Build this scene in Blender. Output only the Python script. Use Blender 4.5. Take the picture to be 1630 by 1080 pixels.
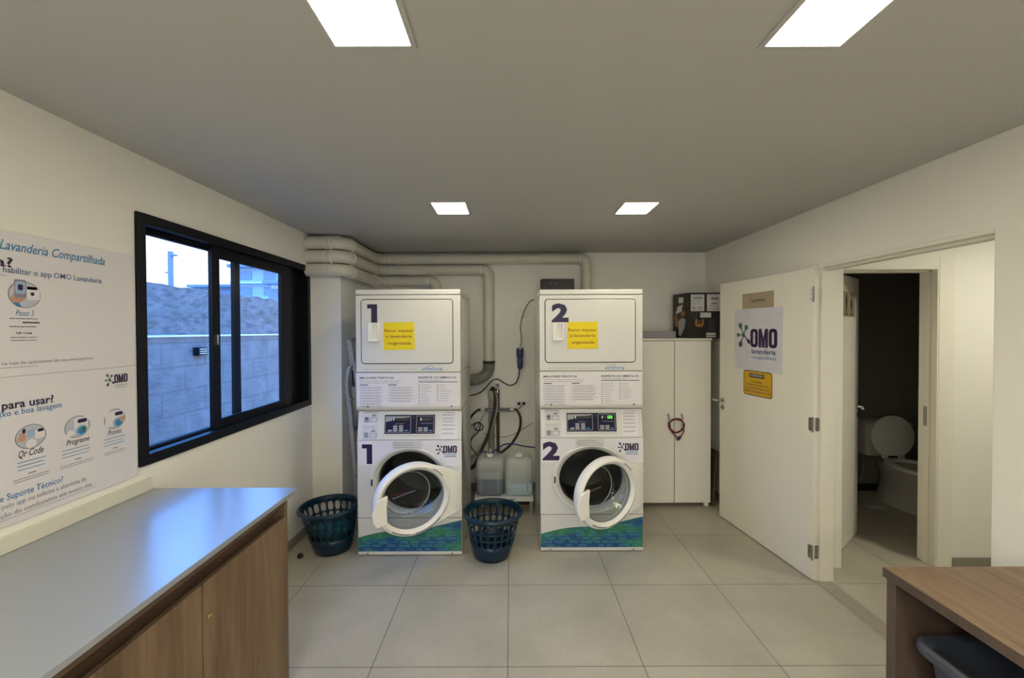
import bpy, bmesh, math, random
from mathutils import Vector, Matrix, Euler
from math import sin, cos, pi, radians, tan
random.seed(7)
S = bpy.context.scene
COL = S.collection
for o in list(bpy.data.objects): bpy.data.objects.remove(o)

# ---------------------------------------------------------------- camera
H = 1.675
cd = bpy.data.cameras.new('camera'); cam = bpy.data.objects.new('camera', cd); COL.objects.link(cam)
cd.sensor_width = 36; cd.lens = 671/1630*36; cd.clip_start = .02; cd.clip_end = 300
cam.matrix_world = Matrix.Translation((0, 0, H)) @ Matrix.Rotation(radians(90-.8), 4, 'X') @ Matrix.Rotation(radians(-.22), 4, 'Z')
cd.shift_x = 2/1630; cd.shift_y = -3.6/1630
S.camera = cam
# ---------------------------------------------------------------- sky and exposure
W = bpy.data.worlds.new('sky'); S.world = W; W.use_nodes = True
nt = W.node_tree; nt.nodes.clear()
tc = nt.nodes.new('ShaderNodeTexCoord'); sp = nt.nodes.new('ShaderNodeSeparateXYZ'); rp = nt.nodes.new('ShaderNodeValToRGB')
bg = nt.nodes.new('ShaderNodeBackground'); wo = nt.nodes.new('ShaderNodeOutputWorld')
nt.links.new(tc.outputs['Generated'], sp.inputs[0]); nt.links.new(sp.outputs['Z'], rp.inputs[0])
nt.links.new(rp.outputs[0], bg.inputs[0]); nt.links.new(bg.outputs[0], wo.inputs[0])
e = rp.color_ramp.elements
e[0].position = .0; e[0].color = (2.3, 2.4, 2.6, 1)
e[1].position = .60; e[1].color = (.6, 2.7, 8.2, 1)
m_ = rp.color_ramp.elements.new(.20); m_.color = (1.9, 2.2, 2.8, 1)
m2_ = rp.color_ramp.elements.new(.40); m2_.color = (.85, 3.0, 8.2, 1)
bg.inputs[1].default_value = 1.0
LAMP = 32.0            # ceiling panel radiance
S.view_settings.view_transform = 'Standard'; S.view_settings.look = 'None'
S.view_settings.gamma = 1; S.view_settings.exposure = 0.0; S.view_settings.use_curve_mapping = False

# ---------------------------------------------------------------- materials
MATS = {}
def new_mat(name):
    m = bpy.data.materials.new(name); m.use_nodes = True; MATS[name] = m
    return m, m.node_tree, m.node_tree.nodes['Principled BSDF']
def mat(name, col, rough=.5, metal=0, var=.04, scale=12, bump=0, bscale=60, spec=.5, coat=0, stretch=None, trans=0, ior=1.45, alpha=1):
    """principled surface with procedural noise variation and bump in object space"""
    m, t, b = new_mat(name); N = t.nodes; L = t.links
    tc = N.new('ShaderNodeTexCoord'); mp = N.new('ShaderNodeMapping'); L.new(tc.outputs['Object'], mp.inputs[0])
    if stretch: mp.inputs['Scale'].default_value = stretch
    n = N.new('ShaderNodeTexNoise'); n.inputs['Scale'].default_value = scale; n.inputs['Detail'].default_value = 4
    L.new(mp.outputs[0], n.inputs['Vector'])
    r = N.new('ShaderNodeMapRange'); r.inputs['From Min'].default_value = .3; r.inputs['From Max'].default_value = .7
    r.inputs['To Min'].default_value = 1-var; r.inputs['To Max'].default_value = 1+var
    L.new(n.outputs[0], r.inputs[0])
    x = N.new('ShaderNodeVectorMath'); x.operation = 'SCALE'; x.inputs[0].default_value = col[:3]
    L.new(r.outputs[0], x.inputs['Scale']); L.new(x.outputs[0], b.inputs['Base Color'])
    b.inputs['Roughness'].default_value = rough; b.inputs['Metallic'].default_value = metal
    b.inputs['Specular IOR Level'].default_value = spec; b.inputs['Coat Weight'].default_value = coat
    b.inputs['Coat Roughness'].default_value = .08
    b.inputs['Transmission Weight'].default_value = trans; b.inputs['IOR'].default_value = ior; b.inputs['Alpha'].default_value = alpha
    if bump:
        n2 = N.new('ShaderNodeTexNoise'); n2.inputs['Scale'].default_value = bscale; n2.inputs['Detail'].default_value = 3
        L.new(mp.outputs[0], n2.inputs['Vector'])
        bp = N.new('ShaderNodeBump'); bp.inputs['Strength'].default_value = bump; bp.inputs['Distance'].default_value = .004
        L.new(n2.outputs[0], bp.inputs['Height']); L.new(bp.outputs[0], b.inputs['Normal'])
    return m
def wood(name, c1, c2, rough=.5, along='Z', fine=1.0):
    m, t, b = new_mat(name); N = t.nodes; L = t.links
    tc = N.new('ShaderNodeTexCoord'); mp = N.new('ShaderNodeMapping'); L.new(tc.outputs['Object'], mp.inputs[0])
    s = {'Z': (14, 14, 1.1), 'Y': (14, 1.1, 14), 'X': (1.1, 14, 14)}[along]; mp.inputs['Scale'].default_value = [v*fine for v in s]
    n = N.new('ShaderNodeTexNoise'); n.inputs['Scale'].default_value = .9; n.inputs['Detail'].default_value = 6; n.inputs['Distortion'].default_value = .6
    L.new(mp.outputs[0], n.inputs['Vector'])
    n2 = N.new('ShaderNodeTexNoise'); n2.inputs['Scale'].default_value = 6; n2.inputs['Detail'].default_value = 5
    L.new(mp.outputs[0], n2.inputs['Vector'])
    a = N.new('ShaderNodeMath'); a.operation = 'MULTIPLY_ADD'; a.inputs[1].default_value = .45
    L.new(n2.outputs[0], a.inputs[0]); L.new(n.outputs[0], a.inputs[2])
    r = N.new('ShaderNodeValToRGB'); r.color_ramp.elements[0].position = .5; r.color_ramp.elements[1].position = .95
    r.color_ramp.elements[0].color = (*c2, 1); r.color_ramp.elements[1].color = (*c1, 1)
    L.new(a.outputs[0], r.inputs[0]); L.new(r.outputs[0], b.inputs['Base Color'])
    b.inputs['Roughness'].default_value = rough
    bp = N.new('ShaderNodeBump'); bp.inputs['Strength'].default_value = .12; bp.inputs['Distance'].default_value = .002
    L.new(n2.outputs[0], bp.inputs['Height']); L.new(bp.outputs[0], b.inputs['Normal'])
    return m
def emis(name, col, s):
    m, t, b = new_mat(name); b.inputs['Base Color'].default_value = (*col, 1)
    b.inputs['Emission Color'].default_value = (*col, 1); b.inputs['Emission Strength'].default_value = s
    return m
def thin_glass(name, tint, rough=.0, refl=1.0):
    m, t, b = new_mat(name); N = t.nodes; L = t.links; N.remove(b)
    tr = N.new('ShaderNodeBsdfTransparent'); tr.inputs[0].default_value = (*tint, 1)
    g = N.new('ShaderNodeBsdfGlossy'); g.inputs['Roughness'].default_value = rough
    f = N.new('ShaderNodeLayerWeight'); f.inputs[0].default_value = .5
    p_ = N.new('ShaderNodeMath'); p_.operation = 'POWER'; p_.inputs[1].default_value = 5; L.new(f.outputs['Facing'], p_.inputs[0])
    k = N.new('ShaderNodeMath'); k.operation = 'MULTIPLY_ADD'; k.inputs[1].default_value = .9*refl; k.inputs[2].default_value = .022*refl; k.use_clamp = True
    mx = N.new('ShaderNodeMixShader'); L.new(p_.outputs[0], k.inputs[0]); L.new(k.outputs[0], mx.inputs[0])
    L.new(tr.outputs[0], mx.inputs[1]); L.new(g.outputs[0], mx.inputs[2])
    L.new(mx.outputs[0], N['Material Output'].inputs[0])
    return m
def tile_mat(name):
    m, t, b = new_mat(name); N = t.nodes; L = t.links
    tc = N.new('ShaderNodeTexCoord'); sp = N.new('ShaderNodeSeparateXYZ'); L.new(tc.outputs['Object'], sp.inputs[0])
    def M(op, a, bb=None, c=None):
        n = N.new('ShaderNodeMath'); n.operation = op
        for i, v in enumerate((a, bb, c)):
            if v is None: continue
            if isinstance(v, (int, float)): n.inputs[i].default_value = v
            else: L.new(v, n.inputs[i])
        return n.outputs[0]
    out = []; ids = []
    for ax, off, s in (('X', -.021, .678), ('Y', 2.752, .6745)):
        q = M('DIVIDE', M('SUBTRACT', sp.outputs[ax], off), s)
        fl = M('FLOOR', q); ids.append(fl)
        fr = M('SUBTRACT', q, fl); d = M('MINIMUM', fr, M('SUBTRACT', 1.0, fr)); out.append(M('MULTIPLY', d, s))
    d = M('MINIMUM', out[0], out[1])
    g = N.new('ShaderNodeMapRange'); g.inputs['From Min'].default_value = .0012; g.inputs['From Max'].default_value = .0026; L.new(d, g.inputs[0])
    n = N.new('ShaderNodeTexNoise'); n.inputs['Scale'].default_value = 2.6; n.inputs['Detail'].default_value = 5; n.inputs['Roughness'].default_value = .55
    L.new(tc.outputs['Object'], n.inputs['Vector'])
    n3 = N.new('ShaderNodeTexNoise'); n3.inputs['Scale'].default_value = 45; n3.inputs['Detail'].default_value = 4; L.new(tc.outputs['Object'], n3.inputs['Vector'])
    cv = N.new('ShaderNodeCombineXYZ'); L.new(ids[0], cv.inputs[0]); L.new(ids[1], cv.inputs[1])
    wn = N.new('ShaderNodeTexWhiteNoise'); L.new(cv.outputs[0], wn.inputs['Vector'])
    s1 = M('MULTIPLY_ADD', n.outputs[0], .34, M('MULTIPLY_ADD', wn.outputs['Value'], .05, M('MULTIPLY', n3.outputs[0], .12)))
    r = N.new('ShaderNodeValToRGB'); r.color_ramp.elements[0].position = .12; r.color_ramp.elements[1].position = .36
    r.color_ramp.elements[0].color = (.335, .312, .252, 1); r.color_ramp.elements[1].color = (.49, .457, .375, 1); L.new(s1, r.inputs[0])
    mx = N.new('ShaderNodeMix'); mx.data_type = 'RGBA'; L.new(g.outputs[0], mx.inputs[0]); mx.inputs[6].default_value = (.09, .08, .065, 1)
    L.new(r.outputs[0], mx.inputs[7]); L.new(mx.outputs[2], b.inputs['Base Color'])
    rr = N.new('ShaderNodeMapRange'); rr.inputs['To Min'].default_value = .34; rr.inputs['To Max'].default_value = .52
    L.new(n.outputs[0], rr.inputs[0]); L.new(rr.outputs[0], b.inputs['Roughness'])
    bp = N.new('ShaderNodeBump'); bp.inputs['Strength'].default_value = .25; bp.inputs['Distance'].default_value = .002
    L.new(g.outputs[0], bp.inputs['Height']); L.new(bp.outputs[0], b.inputs['Normal'])
    return m
def mosaic_mat(name):
    m, t, b = new_mat(name); N = t.nodes; L = t.links
    tc = N.new('ShaderNodeTexCoord'); sp = N.new('ShaderNodeSeparateXYZ'); L.new(tc.outputs['Object'], sp.inputs[0])
    def snap(o, s):
        a = N.new('ShaderNodeMath'); a.operation = 'MULTIPLY'; a.inputs[1].default_value = s; L.new(o, a.inputs[0])
        f = N.new('ShaderNodeMath'); f.operation = 'FLOOR'; L.new(a.outputs[0], f.inputs[0]); return f.outputs[0]
    cv = N.new('ShaderNodeCombineXYZ'); L.new(snap(sp.outputs['X'], 34), cv.inputs[0]); L.new(snap(sp.outputs['Z'], 62), cv.inputs[2])
    wn = N.new('ShaderNodeTexWhiteNoise'); L.new(cv.outputs[0], wn.inputs['Vector'])
    n = N.new('ShaderNodeTexNoise'); n.inputs['Scale'].default_value = 5.5; n.inputs['Detail'].default_value = 1
    mp = N.new('ShaderNodeMapping'); mp.inputs['Scale'].default_value = (.6, 1, 1.7); mp.inputs['Location'].default_value = (.37, 0, .2)
    L.new(tc.outputs['Object'], mp.inputs[0]); L.new(mp.outputs[0], n.inputs['Vector'])
    a = N.new('ShaderNodeMath'); a.operation = 'MULTIPLY_ADD'; a.inputs[1].default_value = .22
    L.new(wn.outputs['Value'], a.inputs[0]); L.new(n.outputs[0], a.inputs[2])
    r = N.new('ShaderNodeValToRGB'); E_ = r.color_ramp.elements
    E_[0].position = .50; E_[0].color = (.010, .060, .21, 1); E_[1].position = .80; E_[1].color = (.04, .20, .09, 1)
    k = E_.new(.60); k.color = (.012, .12, .19, 1); k = E_.new(.70); k.color = (.02, .16, .11, 1)
    L.new(a.outputs[0], r.inputs[0]); L.new(r.outputs[0], b.inputs['Base Color']); b.inputs['Roughness'].default_value = .35
    return m
def masonry(name, c1, c2, rough_top=True):
    m, t, b = new_mat(name); N = t.nodes; L = t.links
    tc = N.new('ShaderNodeTexCoord'); sp = N.new('ShaderNodeSeparateXYZ'); cb = N.new('ShaderNodeCombineXYZ')
    L.new(tc.outputs['Object'], sp.inputs[0]); L.new(sp.outputs['Y'], cb.inputs[0]); L.new(sp.outputs['Z'], cb.inputs[1])
    br = N.new('ShaderNodeTexBrick'); br.inputs['Scale'].default_value = 1; br.inputs['Brick Width'].default_value = .62; br.inputs['Row Height'].default_value = .26
    br.inputs['Mortar Size'].default_value = .012; br.inputs['Color1'].default_value = (*c1, 1); br.inputs['Color2'].default_value = (*c2, 1)
    br.inputs['Mortar'].default_value = (c2[0]*.8, c2[1]*.8, c2[2]*.8, 1); L.new(cb.outputs[0], br.inputs['Vector'])
    n = N.new('ShaderNodeTexNoise'); n.inputs['Scale'].default_value = 5; n.inputs['Detail'].default_value = 8; L.new(tc.outputs['Object'], n.inputs['Vector'])
    vo = N.new('ShaderNodeTexNoise'); vo.inputs['Scale'].default_value = 9; vo.inputs['Detail'].default_value = 6; vo.inputs['Distortion'].default_value = .5
    mpv = N.new('ShaderNodeMapping'); mpv.inputs['Scale'].default_value = (1, .8, 2.2); L.new(tc.outputs['Object'], mpv.inputs[0]); L.new(mpv.outputs[0], vo.inputs['Vector'])
    up = N.new('ShaderNodeMath'); up.operation = 'GREATER_THAN'; up.inputs[1].default_value = 1.62 if rough_top else 99; L.new(sp.outputs['Z'], up.inputs[0])
    rc = N.new('ShaderNodeValToRGB'); rc.color_ramp.elements[0].position = .34; rc.color_ramp.elements[1].position = .56
    rc.color_ramp.elements[0].color = (c2[0]*.62, c2[1]*.62, c2[2]*.62, 1); rc.color_ramp.elements[1].color = (*c1, 1); L.new(vo.outputs[0], rc.inputs[0])
    mx = N.new('ShaderNodeMix'); mx.data_type = 'RGBA'; L.new(up.outputs[0], mx.inputs[0]); L.new(br.outputs[0], mx.inputs[6]); L.new(rc.outputs[0], mx.inputs[7])
    m2 = N.new('ShaderNodeMix'); m2.data_type = 'RGBA'; m2.blend_type = 'MULTIPLY'; m2.inputs[0].default_value = .7
    r2 = N.new('ShaderNodeMapRange'); r2.inputs['From Min'].default_value = .3; r2.inputs['From Max'].default_value = .7; r2.inputs['To Min'].default_value = .6; r2.inputs['To Max'].default_value = 1.15
    L.new(n.outputs[0], r2.inputs[0]); L.new(mx.outputs[2], m2.inputs[6]); L.new(r2.outputs[0], m2.inputs[7]); L.new(m2.outputs[2], b.inputs['Base Color'])
    b.inputs['Roughness'].default_value = .95
    bp = N.new('ShaderNodeBump'); bp.inputs['Strength'].default_value = .6; bp.inputs['Distance'].default_value = .03
    L.new(vo.outputs[0], bp.inputs['Height']); L.new(bp.outputs[0], b.inputs['Normal'])
    return m

WALL = mat('wall_paint', (.85, .83, .765), .85, var=.012, scale=2, bump=.12, bscale=55)
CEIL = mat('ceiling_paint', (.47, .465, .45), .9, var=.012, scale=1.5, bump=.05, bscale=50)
FLOOR = tile_mat('porcelain_tile')
STONE = mat('threshold_stone', (.33, .29, .235), .5, var=.08, scale=30)
SKIRT = mat('skirting_tile', (.27, .25, .21), .5, var=.05, scale=20)
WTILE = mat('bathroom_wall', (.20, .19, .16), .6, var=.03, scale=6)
ALU = mat('black_aluminium', (.004, .005, .008), .4, var=.05, scale=9, spec=.25)
GLASS = thin_glass('window_glass', (.94, .97, 1.0))
DGLASS = thin_glass('porthole_glass', (.70, .74, .72), .02, 2.0)
_t = DGLASS.node_tree; _n = _t.nodes.new('ShaderNodeTexNoise'); _n.inputs['Scale'].default_value = 22; _b = _t.nodes.new('ShaderNodeBump'); _b.inputs['Strength'].default_value = .35; _b.inputs['Distance'].default_value = .01
_c = _t.nodes.new('ShaderNodeTexCoord'); _t.links.new(_c.outputs['Object'], _n.inputs['Vector']); _t.links.new(_n.outputs[0], _b.inputs['Height'])
_t.links.new(_b.outputs[0], [q for q in _t.nodes if q.type == 'BSDF_GLOSSY'][0].inputs['Normal'])
APPL = mat('white_enamel', (.66, .65, .62), .28, var=.012, scale=3, coat=.2)
PANELW = mat('white_vinyl', (.74, .715, .74), .45, var=.01, scale=3)
PLAS = mat('white_plastic', (.80, .79, .75), .35, var=.01, scale=5)
NAVY = mat('navy_ink', (.022, .012, .060), .45, var=.05)
DNAVY = mat('navy_panel', (.010, .011, .040), .45, var=.05, spec=.2)
GREYI = mat('grey_ink', (.26, .25, .29), .6, var=.05)
DARKI = mat('dark_ink', (.045, .04, .07), .6, var=.05)
BLUEI = mat('blue_ink', (.05, .22, .45), .5, var=.05)
PBLUE = mat('pale_blue_ink', (.33, .45, .62), .5, var=.05)
GREENI = mat('green_ink', (.06, .17, .07), .5, var=.1)
TEALI = mat('teal_ink', (.03, .13, .15), .5, var=.1)
SLATEI = mat('slate_blue_ink', (.035, .07, .16), .5)
REDDIM = mat('dim_red_print', (.13, .012, .01), .6)
REDI = mat('red_ink', (.30, .035, .01), .5, var=.05)
SKIN = mat('peach_ink', (.55, .30, .20), .5, var=.05)
YEL = mat('yellow_card', (.80, .635, .004), .5, var=.015, scale=5)
YSIGN = mat('yellow_sign', (.62, .37, .012), .45, var=.02, scale=5)
BLACKI = mat('black_ink', (.02, .018, .015), .5, var=.05)
TAN = mat('tan_plaque', (.40, .33, .22), .4, var=.03, scale=10)
TANL = mat('light_tan', (.52, .46, .35), .4, var=.03, scale=10)
DRUM = mat('drum_steel', (.07, .07, .07), .30, metal=.8, var=.2, scale=6, bump=.6, bscale=160)
RUBBER = mat('black_rubber', (.018, .018, .02), .6, var=.1)
SEAL_SHADE = mat('grey_seal_and_shade', (.22, .23, .22), .5)
GAP = mat('dark_seam', (.035, .03, .035), .7, var=.1)
CHROME = mat('chrome', (.55, .53, .49), .25, metal=1, var=.05)
STEELD = mat('brushed_steel', (.36, .35, .33), .42, metal=.9, var=.08, scale=20)
PVC = mat('pvc_pipe', (.66, .63, .54), .38, var=.03, scale=8)
PVCL = mat('pvc_collar', (.78, .76, .68), .35, var=.02)
DUCT = mat('grey_duct', (.23, .23, .20), .5, var=.06)
BROWNP = mat('copper_brown', (.085, .05, .02), .5, var=.1)
TEAL = mat('teal_plastic', (.002, .022, .045), .3, var=.05, scale=10)
CLOTH = mat('teal_cloth', (.006, .09, .12), .8, var=.1, scale=15)
CAN = None
LIQA = mat('grey_blue_liquid', (.17, .20, .25), .4, var=.04)
LIQB = mat('pale_blue_liquid', (.40, .50, .55), .4, var=.04)
CABW = mat('white_melamine', (.82, .79, .71), .5, var=.012, scale=3, bump=.05, bscale=90)
DOORW = mat('door_paint', (.82, .79, .70), .5, var=.012, scale=3, bump=.05, bscale=80)
WOODL = wood('walnut_laminate', (.235, .155, .088), (.115, .070, .038), .5, 'Z')
WOODD = wood('walnut_edge', (.15, .09, .055), (.08, .05, .033), .5, 'Y')
WOODT = wood('desk_laminate', (.32, .22, .142), (.175, .112, .070), .45, 'Y', 1.8)
WOODE = wood('desk_edge', (.115, .078, .060), (.07, .047, .036), .5, 'Z')
QUARTZ = mat('white_quartz', (.28, .31, .36), .28, var=.01, scale=4, spec=.7, ior=2.0)
CARD = mat('black_carton', (.022, .019, .017), .5, var=.1)
PAPER = mat('paper_label', (.60, .59, .58), .6, var=.04, scale=20)
ORANGE = mat('orange_print', (.30, .14, .025), .5, var=.05)
GREYP = mat('lilac_grey', (.36, .35, .38), .5, var=.03)
BLKP = mat('black_plastic', (.012, .012, .013), .4, var=.1)
BINP = mat('charcoal_plastic', (.06, .072, .10), .38, var=.08, bump=.2, bscale=200)
BLUEP = mat('blue_plug', (.012, .022, .09), .4, var=.05)
BLUEH = mat('blue_hose', (.02, .03, .13), .4, var=.05)
REDC = mat('dark_red_cable', (.13, .006, .014), .4, var=.05)
ALUM = mat('ladder_aluminium', (.34, .335, .32), .45, metal=.4, var=.05)
PORC = mat('porcelain', (.50, .48, .43), .12, var=.01)
BOARDM = wood('board_wood', (.10, .065, .035), (.06, .038, .02), .6, 'Z')
LIT = emis('lit_diffuser', (1.0, .92, .72), LAMP)
LITN = emis('lit_small_diffuser', (1.0, .92, .72), LAMP*1.12)
LITH = emis('lit_hallway_diffuser', (1.0, .94, .76), 125)
LED = emis('green_digits', (.20, 1.0, .08), .75)
LEDD = emis('dim_green_digits', (.55, .9, .35), .55)
MOS = mosaic_mat('mosaic_print')
OUTL = mat('mosaic_outline', (.09, .33, .38), .4, var=.05)
EXTW = masonry('masonry', (.185, .18, .175), (.172, .166, .162))
EXTG = mat('alley_concrete', (.30, .30, .29), .9, var=.1)
BLD = [mat('house_render', (.35, .45, .52), .8, var=.05), mat('house_pale', (.6, .68, .72), .8, var=.05), mat('house_roof', (.22, .27, .33), .8, var=.05)]
m, t, b = new_mat('milky_can')   # translucent jerrycan shell
N = t.nodes; L = t.links
tr = N.new('ShaderNodeBsdfTransparent'); tr.inputs[0].default_value = (.95, .97, .96, 1); mx = N.new('ShaderNodeMixShader'); mx.inputs[0].default_value = .34
b.inputs['Base Color'].default_value = (.85, .88, .86, 1); b.inputs['Roughness'].default_value = .4
L.new(tr.outputs[0], mx.inputs[1]); L.new(b.outputs[0], mx.inputs[2]); L.new(mx.outputs[0], N['Material Output'].inputs[0]); CAN = m

# ---------------------------------------------------------------- mesh helpers
class MB:
    def __init__(s): s.v = []; s.f = []
    def add(s, vs, fs):
        k = len(s.v); s.v += [Vector(v) for v in vs]; s.f += [[i+k for i in f] for f in fs]; return s
    def box(s, x0, x1, y0, y1, z0, z1, F=None):
        vs = [(x, y, z) for z in (z0, z1) for y in (y0, y1) for x in (x0, x1)]
        if F: vs = [F(*q) for q in vs]
        return s.add(vs, [(0, 2, 3, 1), (4, 5, 7, 6), (0, 1, 5, 4), (2, 6, 7, 3), (0, 4, 6, 2), (1, 3, 7, 5)])
    def quad(s, a, b, c, d): return s.add([a, b, c, d], [(0, 1, 2, 3)])
    def loft(s, loops, cap0=False, cap1=False, closed=True):
        n = len(loops[0]); vs = [p for l in loops for p in l]; fs = []
        for i in range(len(loops)-1):
            for j in range(n if closed else n-1):
                k = (j+1) % n; fs.append((i*n+j, i*n+k, (i+1)*n+k, (i+1)*n+j))
        if cap0: fs.append(tuple(range(n))[::-1])
        if cap1: fs.append(tuple(range((len(loops)-1)*n, len(loops)*n)))
        return s.add(vs, fs)
    def tube(s, pts, r, n=10, closed=False, caps=True):
        pts = [Vector(p) for p in pts]; rs = r if isinstance(r, (list, tuple)) else [r]*len(pts)
        loops = []; up = None
        for i, p in enumerate(pts):
            if closed: d = pts[(i+1) % len(pts)]-pts[i-1]
            else: d = pts[min(i+1, len(pts)-1)]-pts[max(i-1, 0)]
            if d.length < 1e-9: d = Vector((0, 0, 1))
            d.normalize()
            if up is None:
                up = Vector((0, 0, 1)) if abs(d.z) < .9 else Vector((1, 0, 0))
            up = (up-d*up.dot(d));
            if up.length < 1e-6: up = d.orthogonal()
            up.normalize(); w = d.cross(up)
            loops.append([p+(up*cos(2*pi*j/n)+w*sin(2*pi*j/n))*rs[i] for j in range(n)])
        if closed: loops.append(loops[0])
        return s.loft(loops, caps and not closed, caps and not closed)
    def lathe(s, prof, n=24, c=(0, 0, 0), sx=1, sy=1, F=None):
        loops = []
        for r, z in prof:
            l = [(c[0]+r*sx*cos(2*pi*j/n), c[1]+r*sy*sin(2*pi*j/n), c[2]+z) for j in range(n)]
            if F: l = [F(*q) for q in l]
            loops.append(l)
        return s.loft(loops, prof[0][0] > 1e-5, prof[-1][0] > 1e-5)
    def poly(s, pts, F, t=0, t1=None):
        """flat polygon in frame F(a,b,c); extruded from t to t1 when given"""
        if t1 is None: return s.add([F(a, b, t) for a, b in pts], [tuple(range(len(pts)))])
        return s.loft([[F(a, b, t) for a, b in pts], [F(a, b, t1) for a, b in pts]], True, True)
    def rect(s, a0, a1, b0, b1, F, t=0): return s.poly([(a0, b0), (a1, b0), (a1, b1), (a0, b1)], F, t)
    def ring(s, out, inn, F, t=0):
        n = len(out); return s.add([F(a, b, t) for a, b in out]+[F(a, b, t) for a, b in inn], [(j, (j+1) % n, n+(j+1) % n, n+j) for j in range(n)])
    def build(s, name, m, parent=None, bevel=0, angle=35, label=None, stuff=False, off=True, solid=0, seg=2):
        me = bpy.data.meshes.new(name); me.from_pydata([tuple(v) for v in s.v], [], s.f); me.validate()
        bm = bmesh.new(); bm.from_mesh(me)
        bmesh.ops.remove_doubles(bm, verts=bm.verts, dist=1e-6)
        bmesh.ops.recalc_face_normals(bm, faces=bm.faces)
        o = bpy.data.objects.new(name, me); COL.objects.link(o)
        if parent is not None:
            o.parent = parent
            if off:   # coordinates given in world space: make them local to the thing
                w = parent.location.copy(); q = parent.parent
                while q is not None: w += q.location; q = q.parent
                bmesh.ops.translate(bm, vec=-w, verts=bm.verts)
        bm.to_mesh(me); bm.free()
        me.materials.append(m)
        for p in me.polygons: p.use_smooth = True
        me.set_sharp_from_angle(angle=radians(angle))
        if solid:
            k = o.modifiers.new('thickness', 'SOLIDIFY'); k.thickness = solid; k.offset = 0
        if bevel:
            k = o.modifiers.new('bevel', 'BEVEL'); k.width = bevel; k.segments = seg; k.limit_method = 'ANGLE'; k.angle_limit = radians(40)
        if label: o['label'] = label
        if stuff: o['kind'] = 'stuff'
        return o
def thing(name, loc, label, cat, group=None, rz=0):
    o = bpy.data.objects.new(name, None); COL.objects.link(o); o.location = loc; o.rotation_euler = (0, 0, rz); o.empty_display_size = .1
    return tag(o, label, cat, group)
def tag(o, label, cat, group=None):
    o['label'] = label; o['category'] = cat
    if group: o['group'] = group
    return o
def struct(o): o['kind'] = 'structure'; return o
def sempty(name, loc, rz=0):
    o = bpy.data.objects.new(name, None); COL.objects.link(o); o.location = loc; o.rotation_euler = (0, 0, rz); o.empty_display_size = .1
    return struct(o)
def spl(P, k=8, closed=False):
    P = [Vector(p) for p in P]; n = len(P); out = []
    for i in range(n if closed else n-1):
        g = (lambda j: P[j % n]) if closed else (lambda j: P[max(0, min(n-1, j))])
        a, b, c, d = g(i-1), g(i), g(i+1), g(i+2)
        for q in range(k):
            t = q/k; out.append(.5*((2*b)+(c-a)*t+(2*a-5*b+4*c-d)*t*t+(3*b-a-3*c+d)*t**3))
    if not closed: out.append(P[-1])
    return out
def fillet(P, r, k=6):
    """polyline with rounded corners"""
    P = [Vector(p) for p in P]; out = [P[0]]
    for i in range(1, len(P)-1):
        a = (P[i-1]-P[i]).normalized(); b = (P[i+1]-P[i]).normalized()
        A = P[i]+a*r; B = P[i]+b*r; C = A+b*r
        for q in range(k+1):
            th = pi/2*q/k; out.append(C-b*r*cos(th)-a*r*sin(th) if False else C+(A-C)*cos(th)+(B-C)*sin(th))
    out.append(P[-1]); return out
def rrect(a0, a1, b0, b1, r, k=5):
    out = []
    for cx, cy, s in ((a1-r, b1-r, 0), (a0+r, b1-r, 1), (a0+r, b0+r, 2), (a1-r, b0+r, 3)):
        for q in range(k+1):
            th = pi/2*(s+q/k); out.append((cx+r*cos(th), cy+r*sin(th)))
    return out
def ell(cx, cy, rx, ry, n=32): return [(cx+rx*cos(2*pi*j/n), cy+ry*sin(2*pi*j/n)) for j in range(n)]
def frame(o, u, v, n):
    o, u, v, n = Vector(o), Vector(u).normalized(), Vector(v).normalized(), Vector(n).normalized()
    return lambda a, b, c=0: o+u*a+v*b+n*c
_tc = {}
def text(mb, s, F, a0, b0, w, h, t=0, bold=0.0, shear=0.0):
    """lettering fitted in the box (a0,b0,w,h) of frame F"""
    key = (s, bold, shear)
    if key not in _tc:
        cu = bpy.data.curves.new('lettering', 'FONT'); cu.body = s; cu.offset = bold; cu.shear = shear; cu.resolution_u = 2
        ob = bpy.data.objects.new('lettering', cu); me = bpy.data.meshes.new_from_object(ob)
        _tc[key] = ([tuple(v.co) for v in me.vertices], [tuple(p.vertices) for p in me.polygons])
        bpy.data.meshes.remove(me); bpy.data.objects.remove(ob); bpy.data.curves.remove(cu)
    V, P = _tc[key]
    xs = [v[0] for v in V]; ys = [v[1] for v in V]; x0, x1, y0, y1 = min(xs), max(xs), min(ys), max(ys)
    mb.add([F(a0+(v[0]-x0)/(x1-x0)*w, b0+(v[1]-y0)/(y1-y0)*h, t) for v in V], P)
def bars(mb, F, a0, a1, ys, h, t=0, rag=.25, seed=0, words=True):
    """lines of fine print too small to read"""
    rd = random.Random(seed)
    for y in ys:
        e = a1-(a1-a0)*rag*rd.random(); x = a0
        while x < e-1e-4:
            w = rd.uniform(.03, .10)*(a1-a0) if words else e-x
            x2 = min(x+w, e); mb.rect(x, x2, y, y+h*rd.uniform(.75, 1), F, t); x = x2+(a1-a0)*.012
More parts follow.
